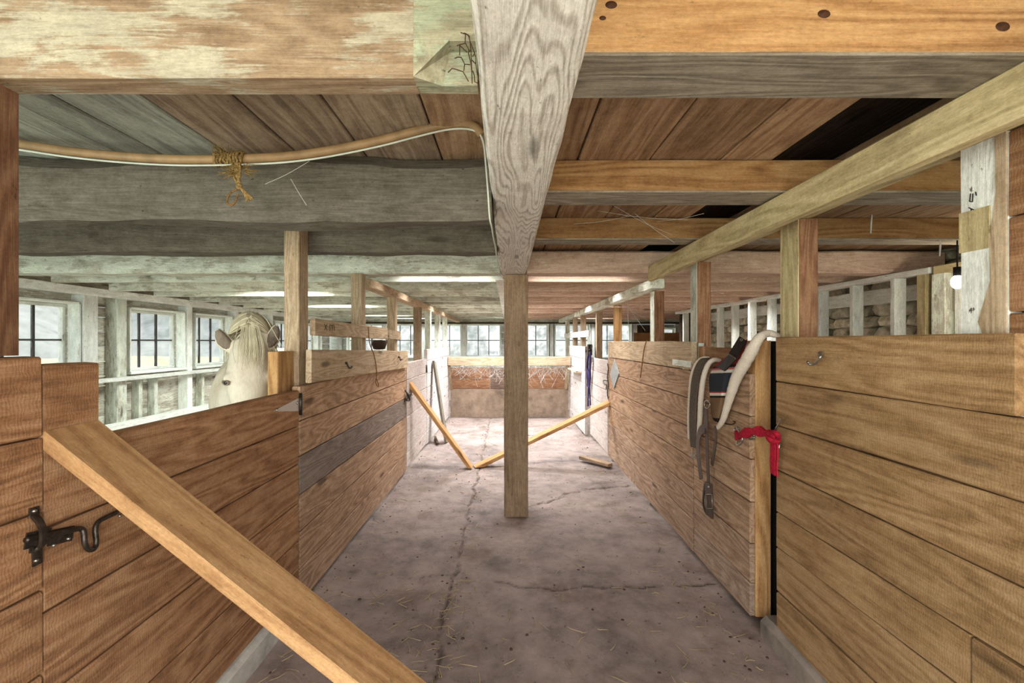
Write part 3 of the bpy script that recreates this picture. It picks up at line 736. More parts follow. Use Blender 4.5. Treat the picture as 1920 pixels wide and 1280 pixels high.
# ---- posts along the left partition
def post(x0, x1, y0, y1, z0, z1, mat, label, tone=1.0, name='stall_post', **k):
    return thing(MB().box(x0, x1, y0, y1, z0, z1, axis='z', n=12, wob=k.get('wob', .003), tone=tone), name, M[mat], label, 'post')
post(-1.172, -1.092, 2.375, 2.485, 0, 1.965, 'postpale', 'tall pale left post nailed to the log joist, behind the skewed top board', 1.05, wob=.005)
post(-1.175, -1.092, 3.40, 3.49, 0, 1.858, 'postpale', 'left post crossed by the pale fence board, under the girder', .92)
post(-1.175, -1.095, 4.40, 4.49, 0, 1.78, 'postpale', 'left post at the end of the pale fence board', 1.0)
post(-1.19, -1.10, 5.70, 5.79, 0, 1.78, 'post', 'dark round-topped left post beside the low whitened gate', .85)
post(-1.175, -1.095, 6.4, 6.49, 0, 1.78, 'lime', 'whitish left post, first beyond the dark post', 1.0)
post(-1.175, -1.095, 7.25, 7.34, 0, 1.78, 'lime', 'whitish left post, second beyond the dark post', 1.0)
post(-1.175, -1.095, 8.1, 8.18, 0, 1.78, 'lime', 'whitish left post at the low manger wall', 1.0)
thing(MB().timber((-1.14, 3.61, 1.815), (-1.14, 10.3, 1.815), .1, .07, n=20, wob=.004), 'top_rail', M['postpale'], 'left top rail over the far posts, below the thin joists', 'rail')
fb = empty('fence_board', (-1.07, 3.2, 1.375), 'pale fence board with a knot, nailed across the left posts', 'board')
MB().timber((-1.075, 2.50, 1.43), (-1.075, 4.0, 1.418), .03, .095, n=8, wob=.002, tone=1.12).build('board', M['postpale'], fb)
def mark(*pls):
    mb = MB()
    for pts in pls: mb.tube([(-1.0588, y, z) for y, z in pts], .0016, 5)
    mb.build('stamped_mark', M['clod'], fb)
mark([(2.62, 1.452), (2.66, 1.415)], [(2.66, 1.452), (2.62, 1.415)])
mark([(2.70, 1.415), (2.70, 1.45), (2.72, 1.445), (2.735, 1.45), (2.74, 1.415), (2.74, 1.445), (2.76, 1.45), (2.77, 1.445), (2.77, 1.415)])
thing(MB().timber((-1.078, 4.08, 1.412), (-1.078, 4.5, 1.408), .03, .085, n=3), 'fence_board', M['postpale'], 'short pale board on the left post beyond the fence board', 'board')

# ---- posts and rails along the right partition
p_ = post(1.205, 1.285, 1.885, 2.01, 0, 1.858, 'postred', 'red-brown right post under the yellow rail, above the near panel', .8)
p2_ = post(1.205, 1.293, 2.90, 3.0, 0, 1.858, 'postred', 'mottled brown and cream right post beyond the stall door', 1.0)
post(1.20, 1.235, 2.865, 2.895, 0, 1.34, 'lime', 'short pale post end at the far edge of the stall door', .95, name='stub_post')
p3_ = post(1.205, 1.285, 3.75, 3.85, 0, 1.765, 'postred', 'rough dark brown right post above the hanging twine', .85)
for q_, y0, y1, z1, m_, l_ in ((p_, 1.886, 2.009, 1.857, 'rail', 'pale yellowish sawn face'), (p2_, 2.901, 2.999, 1.857, 'lime', 'cream painted face'), (p3_, 3.751, 3.849, 1.764, 'lime', 'cream painted face')):
    tag(MB().box(1.2005, 1.2045, y0, y1, 1.2, z1, axis='z', ch=.0005, n=10).build('side_face', M[m_], q_), l_)
post(1.205, 1.28, 5.12, 5.22, 0, 1.762, 'orange', 'clean orange right post above the diamond plate', .9)
post(1.205, 1.285, 6.2, 6.3, 0, 1.762, 'post', 'grey right post behind the purple rope', 1.0)
post(1.14, 1.215, 7.1, 7.2, 0, 1.762, 'post', 'far right post, first beyond the purple rope, crossed by a pale batten', 1.0)
post(1.14, 1.215, 7.95, 8.05, 0, 1.762, 'post', 'far right post, second beyond the purple rope, crossed by a pale batten', .95)
post(1.14, 1.215, 9.0, 9.1, 0, 1.762, 'lime', 'far right post nearest the end windows', 1.0)
thing(MB().timber((1.13, 6.35, 1.46), (1.13, 9.1, 1.46), .025, .09, n=6), 'batten', M['lime_clean'], 'pale horizontal batten nailed across the far right posts', 'board')
thing(MB().timber((1.07, .3, 1.868), (1.07, 3.415, 1.858), .04, .112, n=20, wob=.0025, tone=1.05, up=(0, 0, 1)), 'top_rail', M['rail'], 'yellowish rail board slanting overhead along the right stalls', 'rail')
thing(MB().timber((1.225, .3, 1.892), (1.225, 3.415, 1.892), .06, .06, n=12, wob=.002, tone=1.0), 'back_rail', M['rail'], 'second yellowish rail hidden behind the right overhead rail', 'rail')
thing(MB().timber((1.19, 3.61, 1.812), (1.19, 10.3, 1.812), .1, .075, n=20, wob=.004), 'top_rail', M['lime'], 'right whitish top rail over the far posts, below the thin joists', 'rail')

# ---- low manger wall across the end of the aisle
mw = empty('manger', (0, 8.3, 0), 'low manger wall closing the aisle, orange boards on stained concrete', 'manger')
MB().box(-1.045, 1.085, 8.2, 8.32, -.05, .49, n=12, wob=.01, ch=.012, axis='x').build('concrete_base', M['manger'], mw)
mb = MB()
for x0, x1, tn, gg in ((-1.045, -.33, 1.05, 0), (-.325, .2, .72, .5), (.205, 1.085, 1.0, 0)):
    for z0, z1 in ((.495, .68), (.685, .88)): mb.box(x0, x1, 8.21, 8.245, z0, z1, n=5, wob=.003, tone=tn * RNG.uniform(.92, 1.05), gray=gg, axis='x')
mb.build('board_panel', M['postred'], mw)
MB().box(-1.04, 1.08, 7.86, 8.0, .935, 1.085, n=8, wob=.004, tone=1.0).build('top_rail', M['postpale'], mw)
for sx in (-1.035, 1.035): MB().timber((sx, 7.95, .93), (sx, 8.2, .5), .05, .05).build('bracket', M['postpale'], mw)
# ================================================================== BRACES AND LOOSE TIMBER
def brace(wall, foot, width, th, mat, label, xcut, tone=1.0):
    """2x6 lying flat side up, from the wall down to the floor; both ends cut flush"""
    wall = Vector(wall); foot = Vector(foot); d = (foot - wall).normalized()
    mb = MB().timber(wall, foot, width, th, n=10, wob=.0012, ch=.003, tone=tone)
    for i in range(8): p = mb.v[i]; p += d * ((xcut - p.x) / d.x)
    for i in range(len(mb.v) - 8, len(mb.v)): p = mb.v[i]; p += d * ((.002 - p.z) / d.z)
    return thing(mb, 'brace_plank', mat, label, 'plank')
brace((-1.05, 1.0965, 1.127), (.40, 1.0965, -.033), .143, .036, M['new'], 'thick new brace plank slanting across the foreground from the left gate', -1.048, 1.0)
brace((-1.05, 4.90, .885), (-.41, 4.90, .0), .13, .038, M['orange'], 'orange brace plank leaning on the left wall, meeting another on the floor', -1.048, 1.05)
brace((1.16, 5.24, .645), (-.325, 4.93, .0), .12, .038, M['orange'], 'orange brace plank slanting behind the centre post to the right wall', 1.157, 1.05)
thing(MB().timber((-.83, 6.1, .0), (-1.025, 6.3, 1.075), .15, .03, up=(1, 0, .2), n=4, tone=.72), 'leaning_board', M['joist_gray'], 'grey board leaning upright on the left far partition', 'board')
thing(MB().timber((.83, 5.18, .035), (1.09, 4.86, .03), .075, .035, n=6, wob=.008), 'broken_board', M['post'], 'short broken board lying on the floor by the right wall', 'board')
thing(MB().timber((-1.02, 6.35, .02), (-.92, 5.92, .02), .03, .025, n=3, wob=.004), 'stick', M['dark'], 'dark stick on the floor by the left far partition', 'stick')

# ================================================================== HOSE, CABLE, TWINE
def chaikin(pts, it=2):
    pts = [Vector(p) for p in pts]
    for _ in range(it):
        q = [pts[0]]
        for i in range(len(pts) - 1): q += [pts[i] * .75 + pts[i + 1] * .25, pts[i] * .25 + pts[i + 1] * .75]
        pts = q + [pts[-1]]
    return pts
hp = [(-300, 215), (-120, 246), (38, 270), (150, 287), (300, 299), (420, 299), (560, 293), (700, 267), (800, 240), (852, 229), (888, 233), (903, 252)]
hpt = [P(x, y, 1.5 if x < 880 else 1.46) for x, y in hp]
hose = thing(MB().tube(chaikin(hpt, 3), .0145, 12), 'hose', M['hose'], 'sagging tan hose strung below the ceiling boards at left', 'hose')
cp = [P(x, y + 11, 1.485) for x, y in hp[:-2]] + [P(893, 243, 1.45), P(907, 262, 1.46), P(911, 310, 1.54), P(915, 360, 1.60), P(918, 412, 1.645), P(922, 424, 1.69), P(925, 446, 1.88), P(929, 462, 2.3), P(931, 483, 2.55), P(935, 500, 2.9), P(936.5, 509, 3.3)]
thing(MB().tube(chaikin(cp, 3), .0032, 8), 'cable', M['cable'], 'thin white cable under the hose, running down the main beam edge', 'cable')
tw = empty('twine_bundle', P(435, 385, 1.49), 'frayed knotted twine bundle hanging from the tan hose', 'twine')
rt = random.Random(5)
mb = MB()
for i in range(9):
    c = P(408 + i * 6.2, 299, 1.5); r = .021 + rt.uniform(-.003, .004)
    pts = [c + Vector((rt.uniform(-.004, .004) + .003 * math.sin(a), r * math.cos(a), r * math.sin(a))) for a in [2 * PI * k / 14 for k in range(14)]]
    mb.tube(pts, .0042, 6, closed=True, tone=rt.uniform(.8, 1.2))
mb.build('wrap', M['twine'], tw)
mb = MB()
for i in range(7):
    x0 = rt.uniform(436, 456)
    pts = [P(x0, 305, 1.478), P(x0 + rt.uniform(-6, 4), 325, 1.475), P(447 + rt.uniform(-6, 6), 343, 1.476), P(449 + rt.uniform(-4, 4), 352, 1.476)]
    mb.tube(chaikin(pts), .0038, 6)
for i in range(5):
    pts = [P(449, 350, 1.474), P(458 + i * 1.5, 362, 1.474), P(463 + i * 3, 378 - i, 1.474)]
    mb.tube(chaikin(pts), [.004 - .0006 * k / 3 for k in range(len(chaikin(pts)))], 6)
mb.build('tail', M['twine'], tw)
mb = MB(); mb.ball(P(448, 349, 1.476), .010, .009, .012)
mb.build('knot', M['twine'], tw)
lp = [P(445, 355, 1.474), P(433, 360, 1.474), P(426, 370, 1.474), P(426, 382, 1.474), P(434, 386, 1.474), P(441, 380, 1.474), P(447, 363, 1.474)]
MB().tube(chaikin(lp, 2), .0028, 6).build('loop', M['cord'], tw)
mb = MB()
for i in range(70):
    k = rt.random()
    if k < .4: a = P(rt.uniform(408, 430), rt.uniform(284, 296), 1.485); b = a + Vector((rt.uniform(-.03, .01), rt.uniform(-.02, .01), rt.uniform(.005, .045)))
    elif k < .7: a = P(rt.uniform(440, 452), rt.uniform(310, 328), 1.475); b = a + Vector((rt.uniform(-.055, -.02), rt.uniform(-.02, .01), rt.uniform(-.03, .012)))
    else: a = P(rt.uniform(455, 462), rt.uniform(308, 326), 1.475); b = a + Vector((rt.uniform(.015, .05), rt.uniform(-.02, .01), rt.uniform(-.02, .01)))
    m_ = (a + b) / 2 + Vector([rt.uniform(-.006, .006) for _ in range(3)])
    mb.tube([a, m_, b], [.0015, .0012, .0005], 4, tone=rt.uniform(.8, 1.3))
mb.build('frayed_fibre', M['twine'], tw).__setitem__('kind', 'stuff')
# rusty chicken wire remnant on the notched joist
mb = MB()
def W(u, v, d=.902): return P(740 + u / 6.4, v / 6.4, d)
for pl in ([(790, 390), (850, 410), (845, 520), (780, 535), (745, 550)], [(850, 520), (890, 600), (885, 640)], [(780, 540), (780, 660)], [(780, 545), (870, 630)],
           [(885, 420), (905, 500), (960, 640), (935, 680)], [(885, 640), (910, 740), (925, 850), (930, 1000)], [(910, 600), (885, 635)], [(905, 500), (915, 600), (925, 840)],
           [(800, 690), (840, 770), (905, 775)], [(840, 770), (830, 850)], [(925, 720), (975, 770), (990, 890), (1015, 985)], [(640, 870), (690, 820), (730, 830), (820, 860), (885, 975)],
           [(850, 400), (900, 440), (880, 420), (830, 395)], [(935, 850), (955, 900), (960, 980), (1000, 1000)], [(955, 640), (975, 690), (975, 770)], [(720, 700), (760, 685), (800, 690)]):
    mb.tube([W(u, v) for u, v in pl], .0011, 5)
thing(mb, 'wire_tangle', M['rust'], 'tangle of rusty wire mesh on the notched end of the cream joist', 'wire')

# ================================================================== IRONWORK AND THINGS ON THE LEFT BOARDS
def Z7(u, v, X=-1.037): return PX(30 + u / 8.727, 930 + v / 8.727, X)
la = empty('bolt_latch', Z7(420, 1000, -1.048), 'dark iron bolt latch joining the left partition and gate', 'latch')
mb = MB().strap([Z7(295, 180, -1.047), Z7(300, 330, -1.045)], (0, 1, 0), .02, .004)
mb.strap([Z7(340, 890, -1.047), Z7(350, 1120, -1.047)], (0, 1, 0), .02, .004)
mb.strap(chaikin([Z7(300, 320, -1.044), Z7(390, 420, -1.03), Z7(440, 540, -1.022), Z7(450, 700, -1.022), Z7(420, 830, -1.03), Z7(320, 870, -1.04), Z7(220, 880, -1.045)], 2), (0, 1, .25), .012, .007)
mb.build('staple', M['iron'], la)
mb = MB().strap([Z7(150, 740, -1.047), Z7(560, 640, -1.046)], (0, 0, 1), .034, .003); mb.strap([Z7(540, 690, -1.046), Z7(930, 600, -1.046)], (0, 0, 1), .034, .003)
mb.build('plate', M['iron'], la)
MB().tube(chaikin([Z7(160, 720), Z7(500, 640), Z7(900, 560), Z7(1040, 520), Z7(1110, 560, -1.033), Z7(1118, 680, -1.027), Z7(1125, 790, -1.027), Z7(1190, 880, -1.027), Z7(1280, 870, -1.027),
                   Z7(1325, 760, -1.03), Z7(1290, 560, -1.035), Z7(1330, 420, -1.038), Z7(1480, 340, -1.04), Z7(1650, 265, -1.042)], 2), .0062, 10).build('bolt', M['iron'], la)
for u, v in ((620, 800), (860, 690), (1700, 320), (330, 1050), (300, 240)): MB().ball(Z7(u, v, -1.044), .005, .005, .004).build('screw', M['steel'], la)
def Q2(u, v, X=-1.012): return PX(540 + u / 4.572, 600 + v / 4.572, X)
thing(MB().tube(chaikin([Q2(690, 60, -1.04), Q2(695, 200, -1.005), Q2(735, 280), Q2(755, 380), Q2(762, 470, -1.02), Q2(748, 535, -1.03), Q2(772, 575, -1.03), Q2(780, 560, -1.03), Q2(758, 500, -1.03)], 2), .0035, 6),
      'hanging_twine', M['cord'], 'thin brown cord hanging over the skewed left top board', 'cord')
mb = MB().tube(chaikin([Q2(490, 365, -1.022), Q2(510, 375, -1.005), Q2(512, 395, -.995), Q2(530, 415, -.99), Q2(550, 398, -.985)], 2), .0055, 7); mb.ball(Q2(500, 368, -1.018), .009)
thing(mb, 'wall_hook', M['iron'], 'dark iron hook in the middle of the skewed left top board', 'hook')
mb = MB().tube(chaikin([Q2(945, 315, -1.022), Q2(960, 318, -1.0), Q2(962, 345, -.99), Q2(978, 335, -.985)], 2), .006, 7); mb.ball(Q2(948, 316, -1.018), .009)
thing(mb, 'wall_hook', M['rust'], 'rusty hook near the far end of the skewed left top board', 'hook')
mb = MB().tube(chaikin([Q2(1005, 600, -1.045), Q2(1030, 640, -1.01), Q2(1050, 690, -1.01), Q2(1015, 690, -1.02), Q2(1010, 650, -1.03), Q2(1060, 620, -1.03)], 2), .009, 7)
mb.strap([Q2(1000, 690, -1.045), Q2(1060, 630, -1.045)], (0, 0, 1), .03, .005)
thing(mb, 'gate_latch', M['iron'], 'small dark latch on the whitened left gate beside the brace top', 'latch')
thing(MB().tube([Q2(1188, 385, -1.043), Q2(1188, 450, -1.043)], .012, 6), 'hinge_strap', M['iron'], 'dark hinge strap on the far edge of the left whitened gate', 'hinge')
bk = empty('bucket', P(712, 655, 4.05), 'dark round bucket glimpsed under the fence board at left', 'bucket')
c = P(711, 651, 4.05)
MB().loft([(c + Vector((0, 0, z)), (1, 0, 0), (0, 1, 0), r, r) for z, r in ((-.02, .01), (-.015, .05), (.03, .066), (.062, .074), (.063, .068), (.03, .06))], 16).build('body', M['bucket'], bk)
MB().tube(chaikin([c + Vector((-.07, 0, .055)), c + Vector((-.05, 0, .09)), c + Vector((.05, 0, .09)), c + Vector((.07, 0, .055))], 2), .004, 6).build('handle', M['iron'], bk)
# bucket hangs on a peg from the fence board
tag(MB().tube([c + Vector((0, 0, .088)), c + Vector((.09, -.02, .10))], .006, 6).build('peg', M['iron'], bk))

# ================================================================== THINGS ON THE RIGHT BOARDS
mb = MB().tube(chaikin([PX(1539, 664, 1.157), PX(1540, 665, 1.13), PX(1537, 672, 1.125), PX(1528, 682, 1.13), PX(1517, 684, 1.12), PX(1515, 678, 1.112)], 2), .0055, 8); mb.ball(PX(1539, 664, 1.152), .011, .011, .011)
thing(mb, 'wall_hook', M['steel'], 'screw hook on the top board of the near right panel', 'hook')
def Q1(u, v, X=1.145): return PX(1060 + u / 6.4, 620 + v / 6.4, X)
thing(MB().tube(chaikin([Q1(980, 120, 1.175), Q1(965, 135, 1.15), Q1(940, 240), Q1(925, 380), Q1(912, 470), Q1(900, 560)], 2), .005, 6), 'hanging_twine', M['cord'],
      'loop of brown twine hanging on the right board below the dark post', 'cord')
pts = [Q1(585, 340, 1.150), Q1(640, 510, 1.150), Q1(580, 690, 1.150), Q1(535, 520, 1.150)]
dmb = MB(); dmb.add([p + Vector((0, 0, 0)) for p in pts] + [Vector((1.1575, p.y, p.z)) for p in pts], [[3, 2, 1, 0], [4, 5, 6, 7]] + [[i, (i + 1) % 4, 4 + (i + 1) % 4, 4 + i] for i in range(4)], [p for p in pts] * 2)
thing(dmb, 'diamond_plate', M['tin'], 'grey metal diamond-shaped plate on the right boards', 'plate')
ch = empty('chain_latch', Q1(510, 800, 1.15), 'dark chain and hook dangling at the right gate edge', 'chain')
mb = MB()
for i in range(14):
    c = Q1(510 + 5 * math.sin(i), 410 + i * 30, 1.148); an = i % 2
    mb.tube([c + Vector((.004 * (not an) * math.cos(a), .012 * an * math.cos(a) + .004 * math.cos(a), .019 * math.sin(a))) for a in [2 * PI * k / 8 for k in range(8)]], .0035, 5, closed=True)
mb.build('chain', M['iron'], ch)
mb = MB().tube(chaikin([Q1(505, 600), Q1(450, 590, 1.14), Q1(470, 650, 1.13), Q1(500, 640, 1.14), Q1(490, 700, 1.145)], 2), .007, 6); mb.build('hook', M['iron'], ch)
pr = empty('lead_rope', Q1(285, 900, 1.13), 'coiled dark purple lead rope hanging on the right gate post', 'rope')
mb = MB()
for k in range(4):
    r_ = random.Random(k); pts = [Q1(290 + r_.uniform(-8, 8), 260, 1.12), Q1(250 + r_.uniform(-5, 15), 360, 1.11 + .01 * k), Q1(262 + 6 * k, 520, 1.12), Q1(260 + 8 * k, 660, 1.125), Q1(290, 690, 1.125), Q1(300 - 5 * k, 560, 1.13), Q1(300 + r_.uniform(-8, 8), 360, 1.12), Q1(300, 255, 1.12)]
    mb.tube(chaikin(pts, 2), .010, 7)
mb.tube(chaikin([Q1(278, 660, 1.125), Q1(275, 760, 1.13), Q1(272, 905, 1.13)], 2), .010, 7); mb.tube(chaikin([Q1(288, 660, 1.125), Q1(292, 760, 1.13), Q1(303, 890, 1.13)], 2), .010, 7)
mb.build('coil', M['purple'], pr)
mb = MB().tube(chaikin([Q1(320, 180, 1.15), Q1(300, 270, 1.12), Q1(245, 260, 1.10), Q1(250, 235, 1.1), Q1(300, 225, 1.12)], 2), .009, 7); mb.build('halter_loop', M['black'], pr)
MB().box(1.1, 1.16, 6.28, 6.36, 1.16, 1.31, axis='z').build('hanger_block', M['dark'], pr)

# ---- the tack draped over the stall door
def Z4(u, v, X): return PX(1280 + u / 5.565, 600 + v / 5.565, X)
def Z8(u, v, X): return PX(1240 + u / 3.2, 600 + v / 3.2, X)
tk = empty('harness_pad', Z8(290, 1180, 1.12), 'striped red and grey saddle pad with fleece edges draped over the stall door', 'tack')
def stripes():
    T = NT('striped blanket'); g = T.gc(); sp = T.n('ShaderNodeSeparateXYZ'); T.put(sp.inputs[0], g)
    nz = T.noise(T.vmul(g, (6, 60, 1)), 4, 3, .7)
    x = T.math('ADD', sp.outputs[0], T.math('MULTIPLY', T.math('SUBTRACT', nz, .5), .02))
    nd = T.n('ShaderNodeValToRGB'); T.put(nd.inputs[0], x); e = nd.color_ramp; e.interpolation = 'CONSTANT'
    st = [(0, (190, 62, 58)), (.20, (60, 48, 50)), (.225, (214, 120, 122)), (.245, (236, 226, 214)), (.27, (62, 66, 74)), (.50, (180, 60, 66)), (.515, (238, 228, 216)), (.55, (56, 44, 42)), (.575, (138, 110, 84)), (.93, (44, 38, 38))]
    el = e.elements
    while len(el) < len(st): el.new(.5)
    for i, (p, c) in enumerate(st): el[i].position = p; el[i].color = srgb(*c)
    wv = T.noise(T.vmul(g, (60, 300, 1)), 3, 3, .7)
    col = T.mix(.25, nd.outputs[0], T.ramp(wv, [(.3, srgb(60, 56, 54)), (.7, srgb(200, 190, 180))]), 'OVERLAY')
    return T.out(col, .95, wv, .6, .004, spec=.05)
M['stripes'] = stripes()
Lc = [(560, 300), (420, 400), (290, 500), (262, 600), (268, 720), (278, 830), (290, 920), (285, 1000), (330, 1060)]
Rc = [(700, 190), (640, 330), (580, 480), (530, 600), (500, 720), (465, 830), (440, 920), (415, 1000), (380, 1075)]
tt = [0, .12, .22, .32, .47, .6, .75, .9, 1.0]
mb = MB(); V = []; G = []; nA = 9
for i in range(len(Lc)):
    for j in range(nA):
        k = j / (nA - 1); u = Lc[i][0] * (1 - k) + Rc[i][0] * k; v = Lc[i][1] * (1 - k) + Rc[i][1] * k + 26 * (k - .5)*0
        X = 1.128 - .03 * math.sin(PI * k) + .008 * mnoise.noise((i * .7, j * .9, 2)) + (.03 if i < 2 else 0)
        V.append(Z4(u, v, X)); G.append((tt[i] + .0, k, 0))
nr = len(Lc)
Fc = [[i * nA + j, i * nA + j + 1, (i + 1) * nA + j + 1, (i + 1) * nA + j] for i in range(nr - 1) for j in range(nA - 1)]
mb.add(V, Fc, G, 1, 0, True)
bl = mb.build('blanket', M['stripes'], tk)
sm = bl.modifiers.new('thick', 'SOLIDIFY'); sm.thickness = .012; sm.offset = 1; ss_ = bl.modifiers.new('sub', 'SUBSURF'); ss_.levels = ss_.render_levels = 2
def roll(uv, rs, X, name, mat, seg=12):
    pts = [Z4(u, v, x) for (u, v), x in zip(uv, X)]
    ds = chaikin(pts, 3); n = len(ds)
    R = []
    for i, p in enumerate(ds):
        t = i / (n - 1) * (len(rs) - 1); a = int(min(t, len(rs) - 2)); r = rs[a] * (1 - (t - a)) + rs[a + 1] * (t - a)
        R.append(.76 * r / 5.565 * p.y / F * (1 + .10 * mnoise.noise((i * .8, 3, r))))
    return MB().tube(ds, R, seg).build(name, mat, tk)
roll([(1030, 175), (960, 150), (880, 130), (790, 185), (720, 320), (640, 460), (560, 590), (500, 780), (455, 930), (420, 1050), (365, 1125)],
     [24, 40, 50, 62, 84, 82, 74, 56, 44, 36, 26], [1.24, 1.215, 1.19, 1.14, 1.125, 1.12, 1.115, 1.115, 1.118, 1.12, 1.125], 'fleece_roll', M['fleece'], 14)
roll([(390, 420), (330, 408), (265, 450), (215, 590), (190, 800), (182, 1000), (172, 1150), (160, 1290)], [24, 30, 34, 36, 36, 34, 30, 22], [1.19, 1.15, 1.12, 1.11, 1.115, 1.12, 1.12, 1.125], 'fleece_lining', M['fleece'])
roll([(280, 395), (205, 388), (130, 460), (85, 600), (66, 850), (58, 1050), (64, 1240)], [18, 22, 24, 22, 18, 16, 12], [1.19, 1.16, 1.135, 1.13, 1.135, 1.138, 1.14], 'fleece_lining', M['fleece'])
def band(uv, X, w, t, name, mat, par=None, wd=(0, 1, .15)):
    pts = chaikin([Z4(u, v, x) for (u, v), x in zip(uv, X)], 2)
    return MB().strap(pts, wd, [w / 5.565 * p.y / F for p in pts], t).build(name, mat, par or tk)
gb = band([(290, 400), (225, 420), (165, 500), (128, 640), (112, 830), (105, 1020), (108, 1200), (118, 1330)], [1.185, 1.15, 1.13, 1.12, 1.122, 1.126, 1.13, 1.132], 165, .006, 'girth', M['webbing'])
band([(265, 430), (205, 520), (165, 650), (145, 830), (135, 1020), (135, 1200)], [1.165, 1.135, 1.118, 1.118, 1.121, 1.124], 26, .003, 'stitched_edge', M['leather_brown'], gb)
# black leather patch in two plates
lpth = MB()
def plate(q, X0, X1, th):
    a = [Z4(u, v, x) for (u, v), x in zip(q, X0)]
    nrm = (a[1] - a[0]).cross(a[2] - a[0]).normalized() * th
    lpth.add(a + [p + nrm for p in a], [[0, 1, 2, 3], [7, 6, 5, 4]] + [[i, 4 + i, 4 + (i + 1) % 4, (i + 1) % 4] for i in range(4)], [p for p in a] * 2)
plate([(590, 168), (662, 212), (560, 400), (478, 352)], (1.12, 1.12, 1.085, 1.085), 0, .006)
plate([(478, 360), (556, 408), (432, 532), (350, 488)], (1.085, 1.085, 1.082, 1.09), 0, .006)
po = lpth.build('leather_patch', M['leather_black'], tk)
MB().strap([Z4(484, 354, 1.078), Z4(552, 400, 1.078)], (0, .4, 1), .007, .004).build('keeper', M['webbing'], po)
MB().tube([Z4(612 + 12 * math.cos(a), 205 + 10 * math.sin(a), 1.112) for a in [2 * PI * k / 10 for k in range(10)]], .0015, 5, closed=True).build('rivet', M['steel'], po)
def strap8(uv, X, w, t, name, mat, wd=(0, 1, .1)):
    pts = chaikin([Z8(u, v, x) for (u, v), x in zip(uv, X)], 2)
    return MB().strap(pts, wd, [w / 3.2 * p.y / F for p in pts], t).build(name, mat, tk)
strap8([(262, 650), (235, 660), (218, 720), (222, 830), (240, 955)], [1.10] * 5, 62, .005, 'strap', M['leather_brown'], wd=(.1, 1, .05))
strap8([(276, 610), (272, 720), (278, 850), (283, 985)], [1.105, 1.1, 1.1, 1.1], 34, .005, 'strap', M['leather_brown'])
strap8([(318, 640), (330, 690), (318, 790), (303, 868)], [1.11, 1.105, 1.105, 1.11], 26, .005, 'strap', M['leather_brown'])
strap8([(266, 520), (270, 600), (268, 650)], [1.10, 1.1, 1.1], 50, .005, 'strap', M['leather_brown'])
br = strap8([(284, 975), (287, 1080), (290, 1178)], [1.10, 1.098, 1.1], 84, .012, 'buckle_tab', M['leather_brown'])
mb = MB().ball(Z8(284, 1000, 1.090), .006); mb.build('rivet', M['steel'], br)
q = [Z8(a, b, 1.088) for a, b in ((270, 1045), (304, 1045), (306, 1130), (272, 1130))]
MB().tube(q, .0028, 6, closed=True).build('buckle', M['steel'], br)
strap8([(262, 985), (250, 1080), (256, 1130), (272, 1160)], [1.11] * 4, 20, .004, 'strap', M['leather_black'])
MB().tube([Z8(275 + 17 * math.cos(a), 505 + 24 * math.sin(a), 1.098) for a in [2 * PI * k / 14 for k in range(14)]], .0035, 6, closed=True).build('ring', M['steel'], tk)
mb = MB()
for u, v in ((180, 800), (182, 822), (196, 800), (198, 822)):
    mb.tube([Z8(u + 7 * math.cos(a), v + 10 * math.sin(a), 1.118) for a in [2 * PI * k / 8 for k in range(8)]], .0028, 5, closed=True)
mb.build('buckle', M['steel'], tk)

# ---- red cloth and gate fasteners
rc = empty('red_cloth_tie', Z8(685, 930, 1.12), 'red cloth strip knotted round the stall door hook', 'cloth')
pts = chaikin([Z8(448, 692, 1.135), Z8(480, 690, 1.115), Z8(520, 672, 1.11), Z8(565, 662, 1.115), Z8(610, 672, 1.12), Z8(650, 688, 1.12)], 2)
mb = MB(); n = len(pts)
mb.strap(pts, (0, .15, 1), [(.036 + .012 * math.sin(i * .9)) for i in range(n)], .014); mb.build('band', M['red'], rc)
mb = MB().loft([(Z8(640 + k * 13, 690 + 5 * k, 1.115), (0, 0, 1), (1, 0, 0), r, r * .8) for k, r in enumerate((.012, .026, .030, .029, .024, .012))], 14)
mb.tube([Z8(672 + 30 * math.cos(a), 696 + 26 * math.sin(a), 1.10 + .012 * math.sin(2 * a)) for a in [2 * PI * k / 16 for k in range(16)]], .009, 8, closed=True)
mb.build('knot', M['red'], rc)
mb = MB()
mb.strap(chaikin([Z8(668, 715, 1.115), Z8(672, 790, 1.118), Z8(668, 850, 1.115), Z8(672, 925, 1.12)], 2), (0, 1, .2), .036, .006)
mb.strap(chaikin([Z8(690, 715, 1.12), Z8(694, 800, 1.125), Z8(688, 860, 1.12), Z8(690, 930, 1.125)], 2), (.3, 1, 0), .034, .006)
mb.build('tail', M['red'], rc)
def Z9(u, v, X): return PX(1340 + u / 8, 740 + v / 8, X)
gh = empty('hook_latch', Z9(380, 770, 1.15), 'bright steel hooks and links on the stall door edge, red cloth through them', 'latch')
mb = MB().tube(chaikin([Z9(140, 430, 1.156), Z9(240, 450, 1.14), Z9(300, 430, 1.13), Z9(310, 400, 1.13), Z9(280, 395, 1.14)], 2), .0035, 7); mb.build('pin', M['rust'], gh)
mb = MB().tube([Z9(325 + 38 * math.cos(a), 515 + 34 * math.sin(a), 1.135 + .006 * math.cos(a)) for a in [2 * PI * k / 14 for k in range(14)]], .005, 7, closed=True); mb.build('link', M['steel'], gh)
mb = MB().tube(chaikin([Z9(330, 480, 1.13), Z9(370, 560, 1.125), Z9(420, 640, 1.125), Z9(410, 720, 1.125), Z9(360, 755, 1.125), Z9(325, 740, 1.13), Z9(350, 690, 1.13), Z9(360, 650, 1.13)], 2), .0048, 7); mb.build('hook', M['steel'], gh)
